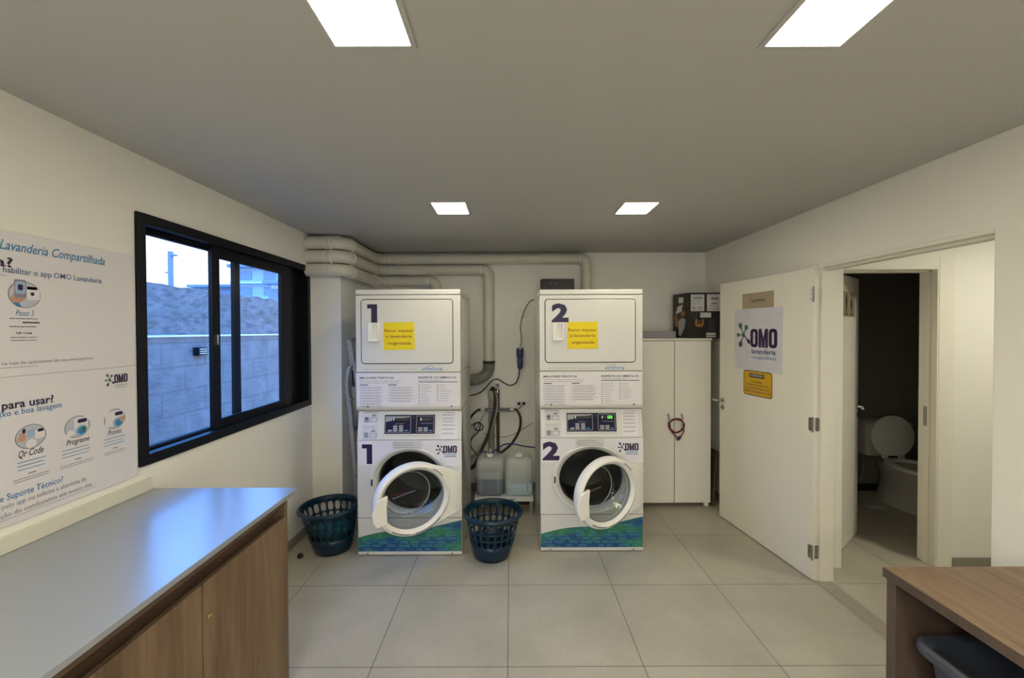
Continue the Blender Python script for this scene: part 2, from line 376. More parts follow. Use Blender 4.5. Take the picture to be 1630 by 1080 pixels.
def omo(F, a0, b0, w, h, t=0):
    """the OMO wordmark: three heavy condensed letters -> one MB"""
    mb = MB(); lw = w*.30; st = w*.112
    for x in (a0, a0+w-lw):
        mb.ring(rrect(x, x+lw, b0, b0+h, lw*.36), rrect(x+st, x+lw-st, b0+h*.17, b0+h*.83, (lw-2*st)*.45), F, t)
    x0 = a0+lw+w*.025; x1 = a0+w-lw-w*.025; mw = x1-x0; s2 = st*.92; B = b0; T = b0+h; xm = (x0+x1)/2
    mb.rect(x0, x0+s2, B, T, F, t); mb.rect(x1-s2, x1, B, T, F, t)
    mb.poly([(x0+s2, T), (x0+s2, T-h*.42), (xm-st*.42, B), (xm, B), (xm, T-h*.50)], F, t)
    mb.poly([(x1-s2, T), (xm, T-h*.50), (xm, B), (xm+st*.42, B), (x1-s2, T-h*.42)], F, t)
    return mb
def splat(F, cx, cy, s, t, mats, parent, name='splash_mark', off=True):
    arms = [(118, 1.0, .20), (62, .82, .19), (182, .78, .15), (245, 1.02, .2), (318, .95, .14)]
    groups = {}
    for i, (an, l, bw) in enumerate(arms):
        mb = groups.setdefault(mats[i % len(mats)], MB()); d = Vector((cos(radians(an)), sin(radians(an)))); p = Vector((-d.y, d.x))
        prof = [(0, .20), (.25, .10), (.45, .08), (.6, bw*.75), (.78, bw*1.8), (.92, bw*1.95), (1.04, bw*1.4), (1.1, 0)]
        A = [(d*q*l+p*w_*.6)*s for q, w_ in prof]; B = [(d*q*l-p*w_*.6)*s for q, w_ in prof[:-1]]
        mb.poly([(cx+q.x, cy+q.y) for q in A+B[::-1]], F, t+i*.00002)
    for k, (m_, mb) in enumerate(groups.items()): mb.build(name, m_, parent, off=off)

# ---------------------------------------------------------------- room shell
XL, XR, YB, ZC = -1.705, 2.045, 4.43, 2.49
YF = -4.6
XO = 2.13            # hallway side of the right wall
def sbox(name, m_, boxes, bevel=0):
    b = MB()
    for q in boxes: b.box(*q)
    return struct(b.build(name, m_, bevel=bevel))
struct(MB().box(-1.85, 4.6, YF-.1, 4.6, -.06, 0).build('floor', FLOOR))
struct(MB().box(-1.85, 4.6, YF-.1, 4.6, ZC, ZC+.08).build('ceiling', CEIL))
WY0, WY1, WZ0, WZ1 = 1.945, 3.545, 1.075, 2.205
sbox('wall_left', WALL, [(XL-.15, XL, YF, WY0, 0, ZC), (XL-.15, XL, WY1, 4.6, 0, ZC), (XL-.15, XL, WY0, WY1, 0, WZ0), (XL-.15, XL, WY0, WY1, WZ1, ZC)])
sbox('wall_back', WALL, [(XL, XO, YB, YB+.12, 0, ZC)])
sbox('wall_front', WALL, [(XL-.15, -1.45, YF-.1, YF, 0, ZC), (1.75, 4.6, YF-.1, YF, 0, ZC), (-1.45, 1.75, YF-.1, YF, 0, .9), (-1.45, 1.75, YF-.1, YF, 2.2, ZC)])
w2 = sempty('added_fill_window', (.15, YF, .9)); b = MB()  # invented window behind the camera, added to let in fill light
for q in ((-1.45, -1.40, .9, 2.2), (1.70, 1.75, .9, 2.2), (.125, .175, .9, 2.2)): b.box(q[0], q[1], YF-.08, YF-.02, q[2], q[3])
for q in ((-1.45, 1.75, .9, .95), (-1.45, 1.75, 2.15, 2.2)): b.box(q[0], q[1], YF-.08, YF-.02, q[2], q[3])
b.build('window_frame', ALU, w2, bevel=.002); MB().box(-1.40, 1.70, YF-.053, YF-.047, .95, 2.15).build('window_pane', GLASS, w2)
OY0, OY1, OZ = 1.783, 2.81, 2.10
sbox('wall_right', WALL, [(XR, XO, OY1, YB, 0, ZC), (XR, XO, YF, OY0, 0, ZC), (XR, XO, OY0, OY1, OZ, ZC)])
sbox('wall_column', WALL, [(XL, -1.448, 3.60, YB, 0, ZC)])
BX0, BX1, BY, BZ = 2.305, 2.985, 2.95, 2.105
sbox('wall_hallway', WALL, [(XO, BX0, BY, BY+.11, 0, ZC), (BX1, 4.45, BY, BY+.11, 0, ZC), (BX0, BX1, BY, BY+.11, BZ, ZC)])
sbox('wall_hallway_end', WALL, [(4.3, 4.42, YF, BY, 0, ZC)])
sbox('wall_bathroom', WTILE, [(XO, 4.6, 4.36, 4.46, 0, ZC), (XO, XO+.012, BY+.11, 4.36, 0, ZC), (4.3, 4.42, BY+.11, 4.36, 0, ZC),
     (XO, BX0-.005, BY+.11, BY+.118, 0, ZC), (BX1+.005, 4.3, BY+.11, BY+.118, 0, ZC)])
sbox('baseboard_left', SKIRT, [(XL, XL+.011, YF, 3.60, 0, .072), (XL, -1.448, 3.589, 3.60, 0, .072), (-1.448, -1.437, 3.589, YB, 0, .072)], .002)
sbox('baseboard_back', SKIRT, [(-1.437, XR, YB-.011, YB, 0, .072)], .002)
sbox('baseboard_right', SKIRT, [(XR-.011, XR, OY1+.02, YB-.011, 0, .072), (XR-.011, XR, YF, OY0-.03, 0, .072)], .002)
sbox('baseboard_hallway', SKIRT, [(3.1, 4.3, BY-.011, BY, 0, .066)], .002)
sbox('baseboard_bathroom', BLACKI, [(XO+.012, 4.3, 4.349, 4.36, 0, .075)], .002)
sbox('trim_4', STONE, [(XR-.018, XO-.004, OY0+.007, OY1-.035, 0, .003)])
# laundry door lining (jambs and head with a rebate)
b = MB()
b.box(2.012, XR+.002, OY1-.022, OY1+.012, 0, OZ+.004); b.box(XR+.002, XO+.006, OY1-.035, OY1+.005, 0, OZ+.004)
b.box(XR+.004, XO+.006, OY0, OY0+.006, 0, OZ+.004); b.box(XR-.004, XR+.03, OY0+.006, OY1-.022, OZ-.018, OZ+.004); b.box(XR+.03, XO+.006, OY0+.006, OY1-.035, OZ-.034, OZ+.004)
jamb = struct(b.build('trim_1', DOORW, bevel=.002))
# bathroom door lining and architrave
b = MB()
for x0, x1, z0, z1 in ((BX0-.075, BX0, 0, BZ+.105), (BX1, BX1+.105, 0, BZ+.105), (BX0, BX1, BZ, BZ+.105)): b.box(x0, x1, BY-.014, BY, z0, z1)
b.box(BX0-.001, BX0+.012, BY-.012, BY+.12, 0, BZ); b.box(BX1-.012, BX1+.001, BY-.012, BY+.12, 0, BZ); b.box(BX0, BX1, BY-.012, BY+.12, BZ-.012, BZ+.001)
b.box(BX1-.026, BX1-.012, BY+.03, BY+.075, 0, BZ-.012); b.box(BX0, BX1, BY+.03, BY+.075, BZ-.028, BZ-.01)
tr2 = struct(b.build('trim_2', DOORW, bevel=.002))
MB().box(BX1-.0285, BX1-.026, BY+.040, BY+.066, .985, 1.125).build('strike_plate', STEELD, tr2, bevel=.003)
# corner filler above the laundry door's hinge
sbox('trim_3', DOORW, [(2.0, XR, OY1-.018, OY1+.045, 2.04, 2.10)], .002)

# ---------------------------------------------------------------- ceiling lights
def light(x, y, label, group='square recessed ceiling lights', w=.1065, d=.127, em=None):
    t = thing('ceiling_light', (x, y, ZC), label, 'ceiling light', group)
    b = MB()
    loopo = [(-w-.016, -d-.016), (w+.016, -d-.016), (w+.016, d+.016), (-w-.016, d+.016)]
    loopi = [(-w, -d), (w, -d), (w, d), (-w, d)]
    def L_(l, z): return [(p[0], p[1], z) for p in l]
    b.loft([L_(loopo, 0), L_(loopo, -.004), L_(loopi, -.006), L_(loopi, -.001)])
    b.build('light_frame', CEIL, t, off=False, bevel=.0006)
    MB().box(-w, w, -d, d, -.003, -.001).build('diffuser', em or LIT, t, off=False)
    return t
light(-.387, 1.080, 'large bright square light in the ceiling nearest the camera, above the left side')
light(.836, 1.088, 'large bright square light in the ceiling nearest the camera, on the right side')
light(-.393, 2.800, 'small-looking square light in the ceiling in front of the machine marked 1', em=LITN)
light(.838, 2.815, 'small-looking square light in the ceiling in front of the machine marked 2', em=LITN)
for y_, wh in ((-.9, 'just behind the camera'), (-3.0, 'at the far rear of the room')):  # invented panels out of view, added to even out the brightness
    light(-.75, y_, 'added fill light panel '+wh+' on the window side', 'added fill light panels', .3, .3)
    light(.55, y_, 'added fill light panel '+wh+' on the door side', 'added fill light panels', .3, .3)
light(3.42, 1.95, 'square ceiling light in the hallway outside the laundry door', 'hallway lights', em=LITH)

# ---------------------------------------------------------------- window (three track sliding, black aluminium)
win = sempty('window_1', (XL, 2.74, 1.06))
b = MB(); y0, y1, z0, z1, w = 1.918, 3.572, 1.056, 2.226, .048
for q in ((y0, y0+w, z0, z1), (y1-w, y1, z0, z1), (y0+w, y1-w, z0, z0+w), (y0+w, y1-w, z1-w, z1)): b.box(XL-.105, XL+.012, *q)
for xx in (XL-.045, XL-.078): b.box(xx-.003, xx+.003, y0+w, y1-w, z0+w, z0+w+.012); b.box(xx-.003, xx+.003, y0+w, y1-w, z1-w-.012, z1-w)
b.build('window_frame', ALU, win, bevel=.002)
def sash(name, xc, y0, y1, z0, z1, wl, wr, wb, wt, th=.026):
    b = MB(); b.box(xc-th/2, xc+th/2, y0, y0+wl, z0, z1); b.box(xc-th/2, xc+th/2, y1-wr, y1, z0, z1)
    b.box(xc-th/2, xc+th/2, y0+wl, y1-wr, z0, z0+wb); b.box(xc-th/2, xc+th/2, y0+wl, y1-wr, z1-wt, z1)
    s = b.build('window_sash', ALU, win, bevel=.002)
    MB().box(xc-.003, xc+.003, y0+wl-.004, y1-wr+.004, z0+wb-.004, z1-wt+.004).build('window_pane', GLASS, s)
    return s
s1 = sash('outer', -1.781, 1.985, 2.760, 1.094, 2.180, .055, .055, .022, .028)
s2 = sash('inner', -1.739, 2.445, 3.315, 1.104, 2.182, .062, .135, .055, .070)
MB().box(-1.728, -1.715, 2.468, 2.480, 1.60, 1.66).build('sash_latch', CHROME, s2, bevel=.002)
b = MB().box(-1.770, -1.762, 3.24, 3.53, 1.094, 2.185)
b.build('blank_panel', ALU, win)
b = MB().box(-1.7975, -1.7925, 2.02, 2.60, 1.100, 1.106); b.build('sill_track', STEELD, win)

# ---------------------------------------------------------------- outside the window
struct(MB().box(-60, -1.86, -8, 60, -.5, -.3).build('ground', EXTG))
b = MB(); 
# uneven rendered top
import random as _r
rd = _r.Random(3); ys = [-2+i*.12 for i in range(90)]; top = [2.165+rd.uniform(-.012, .012) for _ in ys]
lo = [[(-3.6, y, -.3), (-3.6, y, t_), (-3.76, y, t_), (-3.76, y, -.3)] for y, t_ in zip(ys, top)]
b.loft(lo, True, True)
struct(b.build('wall_alley', EXTW, angle=50))
tag(MB().tube([(-3.575, -2, 1.635), (-3.575, 8.6, 1.632)], .011, 8).build('conduit_pipe', mat('white_conduit', (.8, .82, .8), .5)), 'thin white conduit running along the outdoor masonry wall at mid height', 'pipe')
wl = thing('wall_lamp', (-3.6, 4.84, 1.41), 'small black slatted wall lamp on the outdoor masonry wall', 'wall lamp')
b = MB().box(-3.6, -3.53, 4.77, 4.91, 1.405, 1.50); b.build('lamp_body', ALU, wl, bevel=.004)
for z in (1.425, 1.45, 1.475): MB().box(-3.53, -3.525, 4.785, 4.895, z, z+.009).build('lamp_slat', mat('pale_slot', (.5, .52, .55), .5) if 'pale_slot' not in MATS else MATS['pale_slot'], wl)
pole = thing('utility_pole', (-6, 7.46, -.3), 'tall thin pole rising beyond the outdoor wall against the bright sky', 'pole')
MB().tube([(-6, 7.46, -.3), (-6, 7.46, 3.10)], .042, 10).build('pole_shaft', BLD[2], pole)
MB().box(-5.97, -5.90, 7.42, 7.50, 3.02, 3.05).build('pole_bracket', BLD[2], pole); MB().box(-6.09, -6.03, 7.42, 7.50, 2.72, 2.735).build('pole_bracket', BLD[2], pole)
def house(loc, sx, sy, h, floors, label, k):
    t = thing('distant_house', loc, label, 'house')
    x, y, z = loc
    MB().box(x-sx/2, x+sx/2, y, y+sy, z, z+h).build('house_wall', BLD[k], t)
    MB().box(x-sx/2-.15, x+sx/2+.15, y-.3, y+sy+.1, z+h, z+h+.14).build('house_roof', BLD[2], t, bevel=.02)
    for f in range(floors):
        zz = z+h-(f+1)*.75
        MB().box(x-sx/2-.05, x+sx/2+.05, y-.25, y, zz, zz+.07).build('balcony_slab', BLD[1], t)
        for q in range(3):
            xx = x-sx/2+sx*(q+.5)/3; w_ = MB().box(xx-.28, xx+.28, y-.03, y, zz+.2, zz+.6).build('house_window', BLD[2], t)
    return t
house((-11.4, 20.0, -.3), 3.4, 4, 5.0, 3, 'pale blue building with flat roof seen beyond the alley wall', 0)
house((-16.2, 23.0, -.3), 2.2, 3, 4.4, 2, 'low grey building left of the larger one beyond the alley wall', 2)
house((-8.2, 15.5, -.3), 1.2, 3, 3.7, 2, 'small white building at the right edge of the window view', 1)

# ---------------------------------------------------------------- posters on the left wall
PF = frame((XL+.0055, 0, 0), (0, 1, 0), (0, 0, 1), (1, 0, 0))
def mdisc(m_, Y, Z, rx, rz, parent, name, t=.0004, n=28): return MB().poly(ell(Y, Z, rx, rz, n), PF, t).build(name, m_, parent)
up = thing('instruction_poster', (XL, 1.4, 1.525), 'upper white wall poster headed in blue handwriting with phone icon, left of window', 'poster')
MB().box(XL+.001, XL+.005, .86, 1.908, 1.5255, 2.020).build('poster_board', PANELW, up, bevel=.001)
b = MB(); text(b, 'Lavanderia Compartilhada', PF, 1.405, 1.945, .365, .044, .0005, .01, .35); b.build('script_heading', BLUEI, up)
b = MB(); text(b, 'lavanderia?', PF, 1.15, 1.897, .293, .034, .0005, .02)
b.build('heading', NAVY, up)
b = MB(); text(b, 'QR Code', PF, 1.448, 1.669, .049, .009, .0005, .02); b.build('bold_caption', NAVY, up)
b = MB(); text(b, 'habilitar o app OMO Lavanderia', PF, 1.414, 1.872, .341, .027, .0005, .012); b.build('subheading', mat('slate_ink', (.10, .16, .30), .5), up)
b = MB(); text(b, 'Passo 3', PF, 1.448, 1.734, .056, .020, .0005, .006, .3); b.build('script_caption', BLUEI, up)
b = MB(); bars(b, PF, 1.430, 1.518, [1.722, 1.694], .0045, .0005, .1, 3); bars(b, PF, 1.432, 1.514, [1.657, 1.647], .0035, .0005, .05, 5)
text(b, 'no na loja de aplicativos de seu smartphone', PF, 1.38, 1.563, .331, .014, .0005, .004); b.rect(1.30, 1.511, 1.556, 1.5575, PF, .0005); b.build('fine_print', GREYI, up)
b = MB(); bars(b, PF, 1.468, 1.522, [1.708], .0065, .0005, .02, 8); b.rect(1.30, 1.425, 1.868, 1.8692, PF, .0005); b.build('bold_print', DARKI, up)
def icon(Y, Z, rx, rz, parent, kind):
    ic = mdisc(GREYI, Y, Z, rx, rz, parent, 'round_illustration')
    mdisc(MATS['pale_icon'], Y, Z, rx*.93, rz*.94, ic, 'icon_background', .0006)
    R_ = lambda m_, a0, a1, b0, b1, t, nm: MB().poly(rrect(Y+a0*rx, Y+a1*rx, Z+b0*rz, Z+b1*rz, .12*rx, 3), PF, t).build(nm, m_, ic)
    if kind == 'phone':
        MB().poly([(Y-.9*rx, Z-.35*rz), (Y-.6*rx, Z+.1*rz), (Y-.1*rx, Z+.1*rz), (Y+.05*rx, Z-.3*rz), (Y-.3*rx, Z-.6*rz), (Y-.5*rx, Z-.75*rz)], PF, .0008).build('drawn_hand', SKIN, ic)
        R_(GREYI, -.62, .1, -.25, 1.1, .0009, 'drawn_phone'); R_(PBLUE, -.56, .04, .05, .95, .0010, 'drawn_screen'); R_(NAVY, -.42, -.1, .3, .75, .0011, 'drawn_mark')
        R_(PANELW, .12, .95, -.35, .45, .0008, 'drawn_panel'); R_(NAVY, .35, .6, -.05, .22, .0010, 'drawn_label'); R_(NAVY, .15, .75, .5, .54, .0010, 'drawn_line')
        MB().poly([(Y-.75*rx, Z-.62*rz), (Y-.35*rx, Z-.62*rz), (Y-.2*rx, Z-.93*rz), (Y-.5*rx, Z-.9*rz)], PF, .0009).build('drawn_sleeve', BLUEI, ic)
    elif kind == 'scan':
        R_(PANELW, .25, .9, -.3, .5, .0008, 'drawn_machine'); R_(NAVY, .4, .85, .25, .5, .0010, 'drawn_display'); R_(NAVY, -.55, -.35, .35, .75, .0010, 'drawn_phone')
        MB().poly([(Y-.9*rx, Z-.25*rz), (Y-.7*rx, Z+.4*rz), (Y-.45*rx, Z+.5*rz), (Y-.3*rx, Z+.1*rz), (Y-.4*rx, Z-.3*rz)], PF, .0009).build('drawn_hand', SKIN, ic)
        MB().poly([(Y-.3*rx, Z+.5*rz), (Y+.4*rx, Z+.6*rz), (Y+.4*rx, Z+.1*rz), (Y-.2*rx, Z-.1*rz)], PF, .0007).build('drawn_beam', PBLUE, ic)
        MB().poly(ell(Y, Z-.6*rz, .35*rx, .36*rz, 18), PF, .0009).build('drawn_door', PANELW, ic)
    else:
        s = 1 if kind == 'prog' else -1
        R_(PANELW, -.25 if s > 0 else -.9, .85, -.7, .8, .0007, 'drawn_machine'); R_(NAVY, .0, .75, .3, .65, .0010, 'drawn_display')
        MB().poly(ell(Y+.3*rx, Z-.4*rz, .5*rx, .5*rz, 20), PF, .0009).build('drawn_door', PBLUE, ic)
        MB().poly(ell(Y+.35*rx, Z-.42*rz, .33*rx, .36*rz, 18), PF, .0010).build('drawn_laundry', BLUEI, ic)
        if s > 0: MB().poly(ell(Y+.5*rx, Z-.35*rz, .16*rx, .3*rz, 12), PF, .0011).build('drawn_cloth', GREENI, ic); MB().poly(ell(Y-.55*rx, Z-.5*rz, .3*rx, .28*rz, 16), PF, .0009).build('drawn_basket', PANELW, ic)
        else: MB().poly([(Y+.35*rx, Z-.1*rz), (Y+.6*rx, Z+.2*rz), (Y+.95*rx, Z+.1*rz), (Y+.9*rx, Z-.3*rz), (Y+.6*rx, Z-.45*rz)], PF, .0012).build('drawn_hand', SKIN, ic)
mat('pale_icon', (.50, .52, .60), .5)
icon(1.476, 1.808, .050, .047, up, 'phone')
lp = thing('instruction_poster', (XL, 1.4, 1.022), 'lower white wall poster with OMO logo and three round washing step pictures', 'poster')
MB().box(XL+.001, XL+.005, .86, 1.908, 1.022, 1.5245).build('poster_board', PANELW, lp, bevel=.001)
omo(PF, 1.803, 1.457, .063, .037, .0005).build('logo_lettering', NAVY, lp)
splat(PF, 1.783, 1.474, .026, .0005, [GREENI, TEALI, GREENI, SLATEI, NAVY], lp)
b = MB(); b.rect(1.805, 1.864, 1.446, 1.4485, PF, .0005); b.rect(1.806, 1.863, 1.437, 1.439, PF, .0005); bars(b, PF, 1.0, 1.30, [1.3], .006, .0005, .1, 1); b.build('logo_tagline', GREYI, lp)
b = MB(); text(b, 'para usar?', PF, 1.403, 1.407, .160, .038, .0005, .02); b.build('heading', NAVY, lp)
b = MB(); text(b, 'ixo e boa lavagem', PF, 1.397, 1.386, .194, .027, .0005, .008); b.build('subheading', BLUEI, lp)
b = MB(); text(b, 'e Suporte T\u00e9cnico?', PF, 1.393, 1.102, .197, .030, .0005, .008); b.build('subheading', BLUEI, lp)
for (Y, Z, k) in ((1.487, 1.308, 'scan'), (1.647, 1.306, 'prog'), (1.803, 1.304, 'done')): icon(Y, Z, .049, .043, lp, k)
for q in (('Qr Code', 1.448, 1.236, .078, .030), ('Programe', 1.604, 1.234, .089, .028), ('Pronto', 1.770, 1.238, .062, .022)):
    b = MB(); text(b, q[0], PF, q[1], q[2], q[3], q[4], .0005, .008, .3); b.build('script_caption', DARKI, lp)
b = MB()
for a0, a1 in ((1.444, 1.534), (1.588, 1.708), (1.752, 1.856)): bars(b, PF, a0, a1, [1.222, 1.209, 1.196], .005, .0005, .15, int(a0*10), False)
b.build('fine_print', PBLUE, lp)
b = MB()
for a0, a1 in ((1.432, 1.545), (1.581, 1.714), (1.755, 1.85)): bars(b, PF, a0, a1, [1.166, 1.158], .0025, .0005, .05, int(a0*10), False); b.rect((a0+a1)/2-.012, (a0+a1)/2+.012, 1.178, 1.182, PF, .0005)
text(b, 'pelo app ou solicite a abertura de', PF, 1.398, 1.078, .279, .021, .0005, .004); text(b, 'administra\u00e7\u00e3o do condom\u00ednio em nosso site', PF, 1.30, 1.050, .40, .020, .0005, .004); b.rect(1.33, 1.714, 1.045, 1.0465, PF, .0005)
b.build('contact_text', GREYI, lp)

# ---------------------------------------------------------------- counter and cabinet on the left
ct = thing('countertop', (-1.36, 1.0, .916), 'long white polished countertop below the window and posters', 'countertop')
b = MB().box(XL, -1.011, .1, 1.987, .916, .936); b.build('worktop', QUARTZ, ct, bevel=.0015)
MB().box(XL, XL+.018, .1, 1.975, .9365, .992).build('backsplash', mat('cream_upstand', (.70, .68, .58), .35), ct, bevel=.002)
cb = thing('base_cabinet', (-1.38, 1.0, 0), 'brown woodgrain base cabinet with lockable doors under the white countertop', 'cabinet')
b = MB(); b.box(XL+.012, -1.052, 1.945, 1.968, 0, .9155); b.box(XL+.012, -1.07, .12, 1.945, .08, .10); b.box(XL+.012, -1.052, .12, .14, 0, .9155)
b.box(XL+.012, XL+.03, .14, 1.945, .1, .9155); b.box(-1.12, -1.10, .14, 1.945, 0, .08)
b.build('carcass', WOODL, cb, bevel=.001)
b = MB().box(-1.082, -1.062, .14, 1.945, .862, .9155); b.build('top_rail', WOODD, cb, bevel=.001)
MB().box(-1.115, -1.10, .14, 1.945, .79, .862).build('finger_channel', WOODD, cb)
for y0, y1 in ((1.4215, 1.943), (.896, 1.4155), (.37, .891)):
    d = MB().box(-1.07, -1.05, y0, y1, .035, .817).build('cabinet_door', WOODL, cb, bevel=.0015)
    if y0 > 1.4:
        MB().box(-1.074, -1.0705, .37, 1.943, .035, .817).build('gap_shade', GAP, cb); F = frame((-1.05, 1.447, .690), (0, 1, 0), (0, 0, 1), (1, 0, 0))  # dark sheet behind the doors paints the shade in their gaps
        k = MB().lathe([(.010, 0), (.010, .005), (.008, .007), (.0, .007)], 20, F=F).build('door_lock', mat('brass', (.60, .42, .18), .3, metal=1), d)
        MB().box(-1.044, -1.0425, 1.4462, 1.4478, .684, .696).build('keyhole', BLACKI, d)

# ---------------------------------------------------------------- desk and bin on the right
dk = thing('desk', (1.74, .9, 0), 'brown woodgrain desk with open side at the bottom right corner', 'desk')
MB().box(1.431, XR-.013, .1, 1.611, .724, .76).build('desk_top', WOODT, dk, bevel=.0015)
MB().box(1.4295, 1.4309, .1, 1.611, .7245, .7595).build('edge_band', WOODE, dk)
MB().box(1.444, XR-.03, 1.573, 1.610, 0, .7235).build('end_panel', WOODE, dk, bevel=.001)
MB().box(1.444, XR-.03, .11, .147, 0, .7235).build('end_panel', WOODE, dk, bevel=.001)
MB().box(XR-.055, XR-.035, .147, 1.573, .1, .7235).build('back_panel', WOODE, dk, bevel=.001)
bn = thing('waste_bin', (1.68, 1.28, 0), 'charcoal plastic waste bin standing under the desk', 'bin')
def rl(x0, x1, y0, y1, r, z): return [(a, b_, z) for a, b_ in rrect(x0, x1, y0, y1, r)]
b = MB(); b.loft([rl(1.53, 1.82, 1.08, 1.45, .05, .0), rl(1.527, 1.823, 1.077, 1.453, .05, .01), rl(1.495, 1.86, 1.03, 1.515, .05, .505), rl(1.470, 1.885, 1.005, 1.545, .06, .505), rl(1.466, 1.889, 1.0, 1.549, .06, .515), rl(1.466, 1.889, 1.0, 1.549, .06, .535), rl(1.476, 1.879, 1.01, 1.54, .06, .545), rl(1.50, 1.855, 1.035, 1.512, .05, .540), rl(1.505, 1.85, 1.04, 1.505, .05, .50), rl(1.54, 1.81, 1.09, 1.44, .05, .02)], True, True)
bb = b.build('bin_body', BINP, bn, bevel=.001)
b = MB().box(1.484, 1.493, 1.09, 1.47, .537, .549); b.build('rim_slot', BLACKI, bn)

# ---------------------------------------------------------------- exhaust pipes
PR = .0535
def pipe(label, z, xend, zend, extra_r=.10):
    t = thing('exhaust_pipe', (-1.40, 4.37, z), label, 'pipe', 'white exhaust pipes')
    P = [(XL+.002, 3.537, z), (-1.385, 3.537, z), (-1.385, 4.372, z), (xend, 4.372, z), (xend, 4.372, zend)]
    Q = fillet(P[:4]+[P[4]], extra_r, 8); Q = [q for q in Q if q.x < xend-.3] + fillet([Vector((xend-.29, 4.372, z)), P[3], P[4]], .065, 8)
    MB().tube(Q, PR, 24).build('pipe_run', PVC, t)
    for A, B in (((-1.497, 3.537), (-1.485, 3.537)), ((-1.385, 3.637), (-1.385, 3.647)), ((-1.385, 4.262), (-1.385, 4.272)), ((-1.285, 4.372), (-1.275, 4.372)), ((-1.24, 4.372), (-1.235, 4.372)), ((xend-.085, 4.372), (xend-.073, 4.372)), ((-1.54, 3.537), (-1.536, 3.537))):
        if A[0] > xend-.09 and xend < -.7 and A[0] > -1.2: pass
        MB().tube([(A[0], A[1], z), (B[0], B[1], z)], PR+.006, 24).build('pipe_coupling', PVCL, t)
    return t
pipe('topmost white pipe under the ceiling, running right to behind machine 2', 2.418, .789, 1.9)
p2 = pipe('middle white pipe that drops down the back wall between the machines', 2.304, -.228, 1.352)
pipe('lowest white pipe, short run turning down behind machine 1', 2.190, -.772, 1.86)
t = thing('flexible_duct', (-.3, 4.3, 1.2), 'ribbed grey flexible duct joining the middle pipe to machine 1', 'duct')
P = spl([(-.228, 4.372, 1.352), (-.229, 4.37, 1.30), (-.245, 4.355, 1.245), (-.30, 4.31, 1.197), (-.38, 4.25, 1.18), (-.50, 4.18, 1.18)], 14)
MB().tube(P, [.054+.0035*(i % 2) for i in range(len(P))], 20).build('duct_hose', DUCT, t)
MB().tube([(-.228, 4.372, 1.335), (-.228, 4.372, 1.365)], .0615, 20).build('hose_clamp', RUBBER, t)

